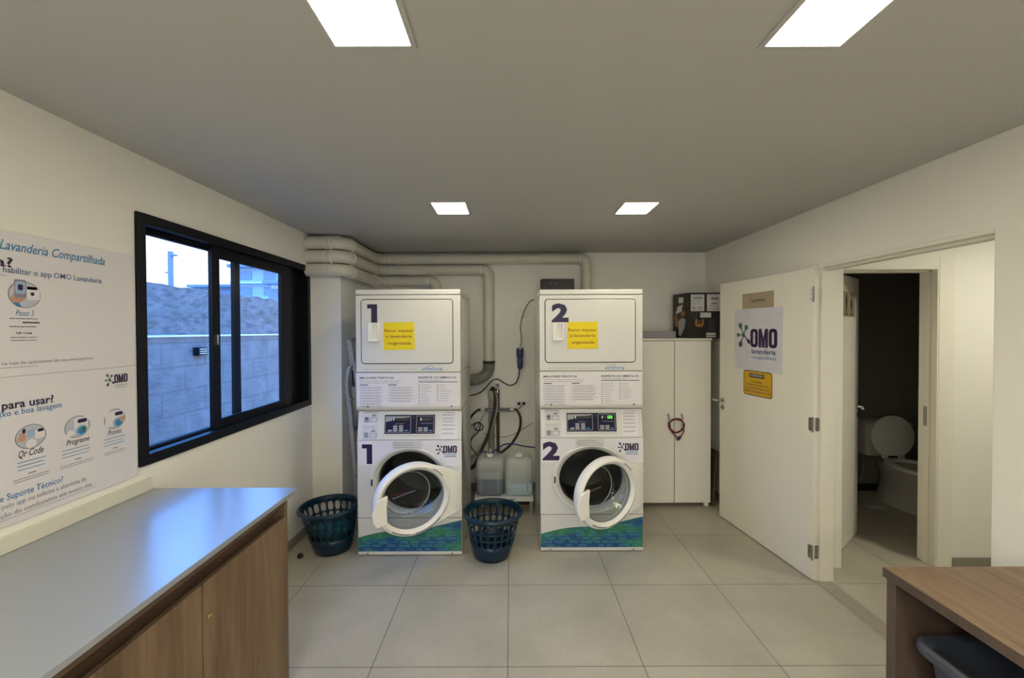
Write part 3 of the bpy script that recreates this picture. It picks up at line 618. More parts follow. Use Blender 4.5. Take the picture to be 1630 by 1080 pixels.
# ---------------------------------------------------------------- stacked washer dryers
MS = .00468
def machine(n, loc, theta, label, drop=.03):
    T = thing('stacked_washer_dryer', loc, label, 'washing machine', 'stacked washer dryers')
    K = dict(off=False)
    X = lambda px: (px-652.5)*MS
    Z = lambda py: (885-py)*MS
    F = frame((0, 0, 0), (1, 0, 0), (0, 0, 1), (0, -1, 0))
    hw = .388; D = .70
    zc = .551; CX = 0.0
    # washer cabinet with the round hole in the front
    b = MB(); n_ = 64
    sides = [(-hw, .0, .0), (-hw, D, .0), (hw, D, .0), (hw, .0, .0)]
    b.loft([[(x, y, .018) for x, y, _ in sides], [(x, y, .866) for x, y, _ in sides]], True, True, closed=False)
    wb = MB()
    wb.add([(-hw, 0, .018), (-hw, D, .018), (hw, D, .018), (hw, 0, .018), (-hw, 0, 1.08), (-hw, D, 1.08), (hw, D, 1.08), (hw, 0, 1.08), (-hw, 0, .866), (hw, 0, .866), (-hw, .036, 1.08), (hw, .036, 1.08)],
           [(0, 1, 2, 3), (0, 1, 5, 10, 8), (3, 2, 6, 11, 9), (1, 2, 6, 5), (5, 6, 11, 10)])
    inn = ell(CX, zc, .262, .238, n_); out = []
    for a, c in inn:
        dx, dz = a-CX, c-zc; s_ = min((hw-abs(CX)*(1 if dx > 0 else -1)*0)/abs(dx) if abs(dx) > 1e-6 else 99, ((.866-zc) if dz > 0 else (zc-.285))/abs(dz) if abs(dz) > 1e-6 else 99)
        out.append((CX+dx*s_, zc+dz*s_))
    wb.ring(out, inn, F)
    for cx_, cz_ in ((-hw, .866), (hw, .866), (-hw, .285), (hw, .285)):   # corner fillers of the front sheet
        near = sorted(out, key=lambda p: (p[0]-cx_)**2+(p[1]-cz_)**2)
        e1 = [p for p in near if abs(p[0]-cx_) < 1e-6][0]; e2 = [p for p in near if abs(p[1]-cz_) < 1e-6][0]
        if abs(e1[1]-cz_) > 1e-5 and abs(e2[0]-cx_) > 1e-5: wb.poly([(cx_, cz_), e1, e2], F)
    wb.build('washer_body', APPL, T, **K)
    b = MB().box(-hw+.001, hw-.001, -.001, .03, .030, .281); kp = b.build('kick_panel', APPL, T, bevel=.002, **K)
    MB().box(-hw, hw, .001, .02, .281, .2855).build('panel_seam', GAP, T, **K)
    b = MB().box(-hw, hw, -.002, .035, .008, .029); b.build('plinth', APPL, T, bevel=.003, **K)
    for x in (-.315, .315): MB().lathe([(.005, 0), (.005, .002), (0, .002)], 10, c=(x, .018, .002), F=F).build('screw', GAP, T, **K)
    for x in (-.33, .33):
        for y in (.07, .62): MB().lathe([(.022, 0), (.022, .006), (.012, .008), (.012, .02)], 12, c=(x, y, 0)).build('foot', RUBBER, T, **K)
    # printed wave on the kick panel
    pts = [(-hw+.003, .034)]
    for i in range(25):
        u = i/24; x = -hw+.003+u*(2*hw-.006); z = .137+.118*u+.012*sin(u*7.5)-.004*sin(u*3)+.008*sin(u*pi)
        pts.append((x, z))
    wv = pts[1:]
    MB().poly([(-hw+.003, .034)]+wv+[(hw-.003, .034)], F, .0018).build('mosaic_print', MOS, kp, **K)
    b = MB(); rd = random.Random(5)
    for r_ in range(8):
        z = .042+r_*.026; x = -hw+.02+rd.random()*.03
        while x < hw-.04:
            for q in range(rd.choice((2, 3, 3, 4))):
                u = (x+hw)/(2*hw)
                if z+.018 < .137+.118*u+.005 and x < hw-.03:
                    w_ = .019; b.ring(rrect(x, x+w_, z, z+.015, .006, 3), rrect(x+.0025, x+w_-.0025, z+.0025, z+.0125, .004, 3), F, .0022)
                x += .021
            x += rd.choice((.02, .05, .09))
    b.build('outline_pattern', OUTL, kp, **K)
    # bezel, gasket, drum
    b = MB()
    def EL(rx, rz, y): return [F(a, c, -y) for a, c in ell(CX, zc, rx, rz, n_)]
    b.loft([EL(.304, .262, -.0005), EL(.302, .260, -.007), EL(.292, .251, -.010), EL(.272, .242, -.006), EL(.256, .233, .006), EL(.246, .226, .012), EL(.243, .224, .06)])
    b.build('door_bezel', APPL, T, **K)
    b = MB(); b.loft([EL(.250, .230, .055), EL(.236, .217, .06), EL(.228, .210, .085), EL(.234, .216, .10)]); b.build('gasket', RUBBER, T, **K)
    b = MB(); b.loft([EL(.24, .222, .09), EL(.29, .262, .12), EL(.29, .262, .55), EL(.10, .10, .58), EL(.03, .03, .56)], False, True); dr = b.build('drum', DRUM, T, **K)
    for an in (80, 200, 320):
        c_, s_ = cos(radians(an)), sin(radians(an)); P_ = []
        for y in (.14, .2, .45, .53): P_.append((CX+.27*c_, y, zc+.245*s_))
        MB().tube(P_, [.012, .03, .03, .012], 10).build('drum_paddle', DRUM, dr, **K)
    b = MB(); b.loft([EL(.2665, .2395, -.0066), EL(.2640, .2375, -.0052)]); b.loft([EL(.2535, .2315, .0070), EL(.2505, .2290, .0095)]); b.build('groove_shade', SEAL_SHADE, T, **K)  # grey rings paint the shadow line of the bezel groove
    b = MB().box(-.300, -.262, -.009, .0, .50, .60); b.build('latch_plate', APPL, T, bevel=.006, **K)
    MB().box(-.286, -.274, -.011, -.008, .525, .575).build('latch_slot', RUBBER, T, **K)
    # vinyl across the washer front, number, logo
    lab = MB(); lab.poly([(-hw+.002, .680), (-.17, .680), (-.17, .79), (.22, .79), (.26, .72), (hw-.002, .70), (hw-.002, .862), (-hw+.002, .862)], F, .0011)
    # keep clear of the bezel: left block, top strip, right block
    lab = MB(); lab.rect(-hw+.002, -.262, .674, .862, F, .0011); lab.rect(-.262, .262, .816, .862, F, .0011); lab.rect(.262, hw-.002, .674, .862, F, .0011)
    for sgn in (-1, 1):
        cpts = [(sgn*.262, .862), (sgn*.262, .674)] if False else None
        arc = [(CX+sgn*.306*cos(radians(a_)), zc+.2635*sin(radians(a_))) for a_ in range(28, 91, 6)]
        arc = [p for p in arc if abs(p[0]) <= .262]
        lab.poly([(sgn*.262, .817), (sgn*.262, arc[0][1]+.001)]+arc+[(0, .817)], F, .0011)
    lab.build('front_sticker', PANELW, T, **K)
    if n == 1:
        MB().poly([(X(577), Z(706.5)), (X(593.3), Z(706.5)), (X(593.3), Z(738)), (X(584.5), Z(738)), (X(584.5), Z(713)), (X(577), Z(713))], F, .0016).build('washer_number', NAVY, T, **K)
        MB().poly([(X(587.7), Z(484.3)), (X(603.5), Z(484.3)), (X(603.5), Z(513.3)), (X(594), Z(513.3)), (X(594), Z(491)), (X(587.7), Z(491))], F, .0085).build('dryer_number', NAVY, T, **K)
    else:
        b = MB(); text(b, '2', F, -.372, .695, .128, .143, .0016, .05); b.build('washer_number', NAVY, T, **K)
        b = MB(); text(b, '2', F, -.302, 1.738, .128, .142, .0085, .05); b.build('dryer_number', NAVY, T, **K)
    omo(F, X(706), Z(721), .102, .056, .0016).build('logo_lettering', NAVY, T, **K)
    splat(F, X(701), Z(715.5), .037, .0016, [NAVY, TEALI], T, 'logo_splash', off=False)
    b = MB(); b.rect(X(707), X(727), Z(724), Z(722.8), F, .0016); b.rect(X(707), X(727), Z(727), Z(725.8), F, .0016); b.build('logo_tagline', BLUEI, T, **K)
    # sloped control panel
    v = Vector((0, .036, .214)); CF = frame((0, 0, .866), (1, 0, 0), v, Vector((0, -.214, .036)))
    Lc = v.length; cz = lambda py: (701.2-py)*MS*(Lc/.214)
    b = MB().poly(rrect(-hw+.002, hw-.002, .002, Lc-.003, .004), CF, -.01, .003); cp = b.build('control_panel', APPL, T, bevel=.001, **K)
    cb_ = MB(); cb_.loft([[CF(a, c, .003) for a, c in rrect(X(609.5), X(695.5), cz(694.5), cz(659.5), .008)], [CF(a, c, .008) for a, c in rrect(X(610.5), X(694.5), cz(693.5), cz(660.5), .008)], [CF(a, c, .008) for a, c in rrect(X(612), X(693), cz(692), cz(662), .004)], [CF(a, c, .005) for a, c in rrect(X(612.4), X(692.6), cz(691.6), cz(662.4), .004)]])
    cb_.build('console_bezel', APPL, cp, **K)
    cs = MB().rect(X(612), X(693), cz(692), cz(662), CF, .0055).build('console', DNAVY, cp, **K)
    b = MB()
    for x0, x1 in ((613.5, 654.5), (663, 690.8)): b.ring(rrect(X(x0), X(x1), cz(689.5), cz(664), .006), rrect(X(x0)+.003, X(x1)-.003, cz(689.5)+.003, cz(664)-.003, .004), CF, .0062)
    b.poly([(X(614), cz(665)), (X(652), cz(665)), (X(652), cz(666.2)), (X(640), cz(667)), (X(625), cz(667.5)), (X(624), cz(671.5)), (X(614), cz(673))][::-1], CF, .0060)
    b.build('console_outline', GREYP, cp, **K)
    MB().lathe([(.009, 0), (.008, .004), (0, .004)], 16, c=(X(659), cz(666.5), .0058), F=CF).build('sensor', BLKP, cp, **K)
    for x, y in ((629.5, 680), (638.8, 680), (629.5, 683.4), (638.8, 683.4), (621.5, 686.6), (629.8, 686.6), (638.8, 686.6), (669.5, 683), (678, 683), (669.5, 686.4), (678, 686.4)):
        MB().poly(rrect(X(x)-.0155, X(x)+.0155, cz(y)-.0062, cz(y)+.0062, .004, 3), CF, .0055, .0085).build('button', GREYP, cp, **K)
    b = MB(); b.rect(X(644), X(650), cz(687.2), cz(685.6), CF, .0065); b.rect(X(683), X(688.5), cz(687.2), cz(685.6), CF, .0065); b.build('start_mark', BLUEI, cp, **K)
    b = MB(); b.rect(X(628), X(651), cz(671), cz(667.5), CF, .0062); b.rect(X(672), X(687), cz(671), cz(667), CF, .0062); b.build('display', mat('display_black', (.02, .025, .02), .2) if 'display_black' not in MATS else MATS['display_black'], cp, **K)
    b = MB(); bars(b, CF, X(630), X(646), [cz(676.5)], .004, .0065, .1, 2); bars(b, CF, X(670), X(689), [cz(676)], .004, .0065, .1, 4); text(b, 'OMO', CF, X(618), cz(669.8), .022, .009, .0066, .04)
    b.build('console_print', GREYI, cp, **K)
    b = MB(); b.rect(X(626.3), X(627.3), cz(671), cz(667), CF, .0066); b.rect(X(669.6), X(670.7), cz(671), cz(667), CF, .0066); b.build('lit_digit', LEDD, cp, **K)
    if n == 2:
        b = MB()
        def seg7(x, ch):
            w_, h_, s_ = .0155, .0215, .0038; y = cz(671.2)
            sg = {'a': (x, x+w_, y+h_-s_, y+h_), 'b': (x+w_-s_, x+w_, y+h_/2, y+h_), 'c': (x+w_-s_, x+w_, y, y+h_/2), 'd': (x, x+w_, y, y+s_), 'e': (x, x+s_, y, y+h_/2), 'f': (x, x+s_, y+h_/2, y+h_), 'g': (x, x+w_, y+h_/2-s_/2, y+h_/2+s_/2)}
            for q in ch: b.rect(*sg[q], CF, .0067)
        seg7(X(679), 'abcdef'); seg7(X(683), 'abcdg'); b.build('lit_timer', LED, cp, label='glowing green 03 on the timer display', **K)
    st = MB(); st.rect(X(577), X(602), cz(675), cz(657.5), CF, .0036); st.rect(X(576.5), X(602.5), cz(699.5), cz(677), CF, .0036); s_ = st.build('pictogram_sticker', PAPER, cp, **K)
    b = MB(); b.rect(X(578), X(600), cz(658.8), cz(657.8), CF, .004)
    for y0 in (673.5, 697.5):
        b.rect(X(580), X(587), cz(y0), cz(y0-8), CF, .004); b.ring(rrect(X(589), X(600), cz(y0), cz(y0-7), .004, 3), rrect(X(590), X(599), cz(y0-.8), cz(y0-6.2), .003, 3), CF, .004)
        b.poly([(X(590), cz(y0-9)), (X(595), cz(y0-13)), (X(599), cz(y0-9))], CF, .004)
    bars(b, CF, X(579), X(600), [cz(680.5), cz(682)], .002, .004, .2, 6); b.build('pictogram_lines', GREYI, s_, **K)
    MB().poly(ell(X(583), cz(668), .008, .008, 12), CF, .0043).build('pictogram_dot', DARKI, s_, **K)
    st = MB().rect(X(702.5), X(728.5), cz(699.5), cz(656.8), CF, .0036).build('text_sticker', PANELW, cp, **K)
    b = MB(); text(b, 'LAVANDERIA OMO', CF, X(706), cz(660.2), .085, .009, .004, .02)
    for g in (664, 669, 674, 679.5, 686, 692.5): bars(b, CF, X(704), X(726.5), [cz(g), cz(g-1.5)], .0038, .004, .25, g)
    b.build('sticker_print', GREYI, st, **K)
    # handwritten note on tape
    tp = MB(); tp.rect(X(626), X(672), Z(713.5), Z(701.5), F, .0130); nt_ = tp.build('taped_note', PAPER, T, label='strip of paper note with handwriting taped above the porthole', **K)
    b = MB()
    for y, a0, a1 in ((704.5, 630, 660), (708, 628, 664), (711.5, 629, 667)):
        x = a0
        while x < a1: b.rect(X(x), X(x+1.2), Z(y), Z(y-1.3*random.random()-.5), F, .0133); x += 1.9
    b.build('handwriting', GREYI, nt_, **K)
    # dryer
    b = MB(); b.box(-hw-.004, hw-.004, .0, D+.02, 1.372, 1.942); db = b.build('dryer_body', APPL, T, bevel=.004, **K)
    b = MB().box(-hw-.005, hw-.003, -.004, D+.022, 1.944, 1.985); b.build('dryer_top', APPL, T, bevel=.008, **K)
    b = MB(); prof = [(-.004, 1.368), (-.004, 1.130), (-.002, 1.108), (.006, 1.092), (.02, 1.084), (D, 1.084), (D, 1.368)]
    b.loft([[(-hw-.004, y, z) for y, z in prof], [(hw-.004, y, z) for y, z in prof]], True, True); b.build('dryer_base', APPL, T, bevel=.002, **K)
    for x in (-.305, .315): MB().lathe([(.006, 0), (.006, .002), (0, .002)], 10, c=(x, 1.118, .005), F=F).build('screw', GAP, T, **K)
    a0, a1, b0, b1 = X(577.6), X(722.6), Z(578.3), Z(476.6)
    MB().ring(rrect(a0-.003, a1+.003, b0-.003, b1+.003, .026), rrect(a0+.007, a1-.007, b0+.007, b1-.007, .018), F, .0006).build('door_seam', GAP, T, **K)
    dd = MB().poly(rrect(a0+.003, a1-.003, b0+.003, b1-.003, .020), F, -.002, .007).build('dryer_door', APPL, T, bevel=.003, **K)
    h0, h1, g0, g1 = X(588.9), X(607.4), Z(543.7), Z(513.8)
    b = MB()
    def RL(i, t_, r=.008): return [F(a, c, t_) for a, c in rrect(h0+i, h1-i, g0+i, g1-i, r)]
    b.loft([RL(0, .007), RL(.001, .022), RL(.004, .026)]); b.loft([RL(.004, .026), [F(a, c, .026) for a, c in rrect(h0+.036, h1-.010, g0+.010, g1-.010, .010)], [F(a, c, .009) for a, c in rrect(h0+.042, h1-.014, g0+.02, g1-.012, .010)]], False, True)
    b.build('door_handle', PLAS, dd, **K)
    nb = MB().poly([(X(613), Z(556.7)), (X(662.6), Z(556.3)), (X(662), Z(512.6)), (X(613.2), Z(513))], F, .0075, .0085)
    nn = nb.build('notice_card', YEL, dd, label='yellow card asking to keep the laundry tidy', **K)
    b = MB(); text(b, 'Favor manter', F, X(615), Z(528.4), .213, .0225, .0090, .01); text(b, 'a lavanderia', F, X(617.3), Z(537.3), .191, .0215, .0090, .01)
    text(b, 'organizada', F, X(619.8), Z(549.6), .173, .029, .0090, .01); b.build('notice_text', REDI, nn, **K)
    b = MB(); text(b, 'APOS O USO, RETORNE O SEU FILTRO DA SECADORA', F, X(581.3), Z(588.2), .388, .0075, .0006, .0); b.build('dryer_print', GREYI, T, **K)
    b = MB(); zb = Z(587)
    b.poly([(X(672.5), zb), (X(706), zb), (X(703), zb-.012), (X(676), zb-.012)], F, .0006); b.build('boat_hull', BLUEI, T, **K)
    b = MB(); b.poly([(X(675), zb-.004), (X(703), zb-.004), (X(701.5), zb-.009), (X(677), zb-.009)], F, .0009); b.build('boat_stripe', PLAS, T, **K)
    b = MB(); b.ring(ell(X(687), zb+.012, .022, .013, 20), ell(X(687), zb+.012, .018, .010, 20), F, .0006); b.rect(X(692), X(706), zb+.003, zb+.005, F, .0006); b.ring(ell(X(679), zb+.008, .012, .008, 14), ell(X(679), zb+.008, .009, .006, 14), F, .0006); b.build('boat_waves', BLUEI, T, **K)
    # paper panel with rules
    ps = MB().rect(X(570.5), X(731.8), Z(646.5), Z(594.5), F, .0045).build('rules_sticker', PANELW, T, **K)
    b = MB(); text(b, 'MELHORES PR\u00c1TICAS', F, X(574.7), Z(602.3), .252, .0185, .0050, .022); text(b, 'RESPEITE OS S\u00cdMBOLOS', F, X(667.6), Z(602), .281, .0185, .0050, .022)
    b.rect(X(575), X(588), Z(612.6), Z(611.3), F, .005); b.rect(X(620), X(633), Z(612.6), Z(611.3), F, .005); b.build('rules_heading', DARKI, ps, **K)
    MB().rect(X(667.3), X(729), Z(608), Z(606.8), F, .005).build('green_rule', TEALI, ps, **K)
    b = MB(); bars(b, F, X(574.7), X(640), [Z(606), Z(609)], .0038, .005, .1, 1); bars(b, F, X(667.6), X(712), [Z(605)], .0038, .005, .1, 2)
    for c0, c1, N_ in ((575, 612, 8), (620.5, 662, 6)):
        for i in range(N_):
            y = 616+i*4.25; b.rect(X(c0), X(c0+1.6), Z(y+.3), Z(y-1.2), F, .005); bars(b, F, X(c0+3), X(c1), [Z(y), Z(y+1.5)], .0034, .005, .2, i+c0)
    for c0, c1, N_ in ((668, 688.5, 10), (697, 718.5, 8)):
        for i in range(N_):
            y = 612.5+i*3.5; b.rect(X(c0), X(c0+2), Z(y+.3), Z(y-1.2), F, .005); bars(b, F, X(c0+4), X(c1), [Z(y)], .0034, .005, .5, i+c0+7)
    b.build('rules_print', GREYI, ps, **K)
    # side seam lines on the cabinets
    for sx in (-1, 1):
        for y in (.20, .45): MB().box(sx*(hw+.001)-.001-.002, sx*(hw+.001)+.001-.002, y, y+.003, 1.40, 1.92).build('side_crease', APPL, T, **K)
    # open porthole door
    xh, yh = .380, -.012; c_, s_ = cos(theta), sin(theta)
    def DF(u, z, t_): return Vector((xh-u*c_+t_*s_, yh-u*s_-t_*c_, z))
    UC, RX, RZ, GX, GZ = .360, .276, .252, .224, .204; ZD = zc-drop
    n_ = 72
    def DL(fx, fz, t_): return [DF(UC+fx*cos(2*pi*j/n_), ZD+fz*sin(2*pi*j/n_), t_) for j in range(n_)]
    b = MB()
    b.loft([DL(GX+.004, GZ+.004, -.030), DL(RX-.006, RZ-.006, -.034), DL(RX, RZ, -.026), DL(RX, RZ, .004), DL(RX-.004, RZ-.004, .018), DL(RX-.014, RZ-.013, .028), DL(RX-.028, RZ-.026, .032), DL(GX+.020, GZ+.018, .026), DL(GX+.006, GZ+.006, .018), DL(GX, GZ, .010), DL(GX, GZ, -.030), DL(GX+.004, GZ+.004, -.030)])
    wd = b.build('washer_door', PLAS, T, angle=50, **K)
    # hinge wing: from the ring to the straight hinge edge, around the glass
    ol = []
    for j in range(n_):
        ph = 2*pi*j/n_; ol.append((UC+(RX-.004)*cos(ph), ZD+(RZ-.004)*sin(ph)))
    hull_pts = [p for p in ol if p[0] <= UC+.04] + [(.0, ZD+.128), (.0, ZD-.152), (.030, ZD+.142)]
    hp = sorted(set(hull_pts))
    def cross(o_, a_, q_): return (a_[0]-o_[0])*(q_[1]-o_[1])-(a_[1]-o_[1])*(q_[0]-o_[0])
    lo_ = []; 
    for p in hp:
        while len(lo_) >= 2 and cross(lo_[-2], lo_[-1], p) <= 0: lo_.pop()
        lo_.append(p)
    hi_ = []
    for p in reversed(hp):
        while len(hi_) >= 2 and cross(hi_[-2], hi_[-1], p) <= 0: hi_.pop()
        hi_.append(p)
    hull = lo_[:-1]+hi_[:-1]
    # resample by angle around the glass centre
    def ray_hit(ph):
        d = (cos(ph), sin(ph)); best = None
        for i in range(len(hull)):
            p, q = hull[i], hull[(i+1) % len(hull)]; ex, ey = q[0]-p[0], q[1]-p[1]; den = d[0]*ey-d[1]*ex
            if abs(den) < 1e-9: continue
            tt = ((p[0]-UC)*ey-(p[1]-ZD)*ex)/den; uu = ((p[0]-UC)*d[1]-(p[1]-ZD)*d[0])/den
            if tt > 0 and -1e-6 <= uu <= 1+1e-6: best = tt if best is None else max(best, tt)
        return best
    phs = [pi/2+pi*j/40 for j in range(41)]; R_ = [ray_hit(p) for p in phs]
    fi = [(UC+(GX+.012)*cos(p), ZD+(GZ+.012)*sin(p)) for p in phs]; fo = [(UC+r*cos(p), ZD+r*sin(p)) for p, r in zip(phs, R_)]
    b = MB(); b.loft([[DF(a, c, -.028) for a, c in fi], [DF(a, c, -.028) for a, c in fo], [DF(a, c, .006) for a, c in fo], [DF(a+(UC-a)*.02, c+(ZD-c)*.02, .012) for a, c in fo], [DF(a, c, .012) for a, c in fi]], closed=False)
    b.build('hinge_wing', PLAS, wd, angle=40, **K)
    MB().add([DF(-.004, ZD-.15, -.024), DF(-.004, ZD+.125, -.024), DF(-.004, ZD+.125, .004), DF(-.004, ZD-.15, .004), DF(.02, ZD-.15, -.024), DF(.02, ZD+.125, -.024), DF(.02, ZD+.125, .004), DF(.02, ZD-.15, .004)], [(0, 1, 2, 3), (4, 5, 6, 7), (0, 1, 5, 4), (1, 2, 6, 5), (2, 3, 7, 6), (3, 0, 4, 7)]).build('hinge', APPL, wd, **K)
    # glass bowl
    b = MB(); b.loft([DL(GX+.002, GZ+.002, -.004), DL(GX*.97, GZ*.97, -.03), DL(GX*.92, GZ*.92, -.07), DL(GX*.84, GZ*.84, -.11), DL(GX*.74, GZ*.74, -.128), DL(GX*.5, GZ*.5, -.134), DL(GX*.2, GZ*.2, -.136)], False, True)
    gl = b.build('porthole_glass', DGLASS, wd, angle=60, **K)
    b = MB(); b.loft([DL(GX, GZ, .009), DL(GX-.006, GZ-.005, .0), DL(GX-.007, GZ-.006, -.008), DL(GX, GZ, -.010)]); b.build('glass_seal', SEAL_SHADE, wd, angle=60, **K)
    # pull handle
    q = [(.640, ZD-.165+.0), (.556, ZD-.150), (.560, ZD+.030), (.500+.055, ZD+.055), (.612, ZD+.030), (.650, ZD+.015)]
    q = [(.618, ZD-.135), (.548, ZD-.118), (.553, ZD-.02), (.545, ZD+.068), (.622, ZD+.045), (.650, ZD-.03), (.645, ZD-.09)]
    b = MB(); b.loft([[DF(a, c, .016) for a, c in q], [DF(a, c, .036) for a, c in q], [DF(a+(.59-a)*.05, c+(ZD-.04-c)*.05, .041) for a, c in q]], True, True); b.build('pull_handle', PLAS, wd, bevel=.003, **K)
    PF2 = lambda a, c, t_=0: DF(.47-a, c, -.1325+t_)
    b = MB(); bars(b, PF2, .0, .115, [.503], .008, .001, .02, 5); b.build('warning_print', REDDIM, gl, **K)
    MB().tube(spl([DF(.47-.0115*i, .482+.0018*i+(.005 if i % 2 else -.003), -.130) for i in range(16)], 4), .0022, 6).build('wavy_trim', CHROME, gl, **K)
    b = MB(); b.loft([DL(GX*.765, GZ*.765, -.1265), DL(GX*.745, GZ*.745, -.1245), DL(GX*.725, GZ*.725, -.1285)]); b.build('glass_step', SEAL_SHADE, gl, angle=60, **K)
    b = MB()
    for k_, (a0_, a1_) in enumerate(((35, 58), (232, 262), (272, 318))):
        for i in range(14):
            ph0 = radians(a0_+(a1_-a0_)*i/14); ph1 = radians(a0_+(a1_-a0_)*(i+.75)/14)
            P_ = []
            for ph, s1_ in ((ph0, 0), (ph1, 0), (ph1, 1), (ph0, 1)): P_.append(DF(UC-(GX+.026+s1_*.007)*cos(ph), ZD+(GZ+.024+s1_*.007)*sin(ph), .0325))
            b.add(P_, [(0, 1, 2, 3)])
    b.build('embossed_text', DARKI, wd, **K)
    return T
machine(1, (-.756, 3.122, 0), radians(31), 'white stacked washer and dryer marked 1, nearer the window', .046)
machine(2, (.609, 3.171, 0), radians(30), 'white stacked washer and dryer marked 2, beside the white wardrobe', .028)

# ---------------------------------------------------------------- laundry baskets
def basket(loc, label, rim_off=(0, 0), rz=0):
    t = thing('laundry_basket', loc, label, 'laundry basket', 'teal laundry baskets', rz)
    hh = .335; rb, rt = .128, .205; n = 22
    def P(th, z):
        u = max(0, z)/hh; r = rb+(rt-rb)*(u**.8); return Vector((rim_off[0]*u+r*cos(th), rim_off[1]*u+r*sin(th), z))
    b = MB(); k = 4*5
    def strip(z0, z1, m=n*6):
        nz = 3; b.loft([[P(2*pi*j/m, z0+(z1-z0)*q/nz) for j in range(m)] for q in range(nz+1)])
    strip(.004, .120); strip(.300, hh)
    def cell(th0, th1, z0, z1, fx, fz, pw=3.0):
        o_, i_ = [], []; N_ = 20; tm, zm = (th0+th1)/2, (z0+z1)/2; a, c = (th1-th0)/2, (z1-z0)/2
        for j in range(N_):
            ph = 2*pi*(j+.5)/N_; cx_, sx_ = cos(ph), sin(ph); s_ = 1/max(abs(cx_), abs(sx_))
            o_.append(P(tm+a*cx_*s_, zm+c*sx_*s_))
            s2_ = 1/((abs(cx_)**pw+abs(sx_)**pw)**(1/pw)); i_.append(P(tm+a*fx*cx_*s2_, zm+c*fz*sx_*s2_))
        b.loft([o_, i_])
    for j in range(n):
        t0, t1 = 2*pi*j/n, 2*pi*(j+1)/n
        cell(t0, t1, .226, .300, .74, .90); cell(t0, t1, .176, .226, .66, .80); cell(t0, t1, .120, .176, .70, .84)
    b.lathe([(rb*.99, .004), (.001, .008)], n*6)
    b.build('basket_shell', TEAL, t, solid=.0035, off=False, angle=50)
    r = MB(); m = 72
    def RR(dr, dz):
        return [Vector((rim_off[0]+(rt+dr)*cos(2*pi*j/m), rim_off[1]+(rt+dr)*sin(2*pi*j/m), hh+dz+.010*max(0, abs(cos(2*pi*j/m))-.9)*-4+.0)) for j in range(m)]
    r.loft([RR(-.002, -.004), RR(-.003, .004), RR(.003, .009), RR(.014, .007), RR(.021, -.002), RR(.020, -.012), RR(.016, -.012), RR(.013, -.003), RR(-.002, -.004)])
    r.build('basket_rim', TEAL, t, off=False, angle=60)
    return t
basket((-.148, 3.135, 0), 'empty teal plastic laundry basket standing between the two machines', (.01, -.005))
lb = basket((-1.375, 3.235, 0), 'teal plastic laundry basket left of machine 1 near the window wall', (-.03, -.005), .1)
b = MB(); rd = random.Random(11)   # crumpled teal bag inside the left basket
loops = []
for q in range(7):
    z = .02+q*.026; loops.append([Vector((-1.385+(.095+.008*q)*(1+.12*rd.uniform(-1, 1))*cos(2*pi*j/18), 3.235+(.095+.007*q)*(1+.12*rd.uniform(-1, 1))*sin(2*pi*j/18), z+.012*rd.uniform(-1, 1))) for j in range(18)])
loops.append([Vector((-1.385+.05*cos(2*pi*j/18), 3.235+.05*sin(2*pi*j/18), .20+.02*rd.uniform(-1, 1))) for j in range(18)])
b.loft(loops, True, True); o = b.build('crumpled_cloth', CLOTH, angle=20); tag(o, 'crumpled teal cloth lying inside the left laundry basket', 'cloth')
tag(MB().lathe([(.012, 0), (.019, .004), (.021, .016), (.016, .028), (.004, .032), (0, .032)], 16, c=(-1.565, 3.10, 0)).build('bottle_cap', mat('dark_red_cap', (.05, .01, .012), .4)), 'small dark red round cap lying on the floor by the left basket', 'cap')

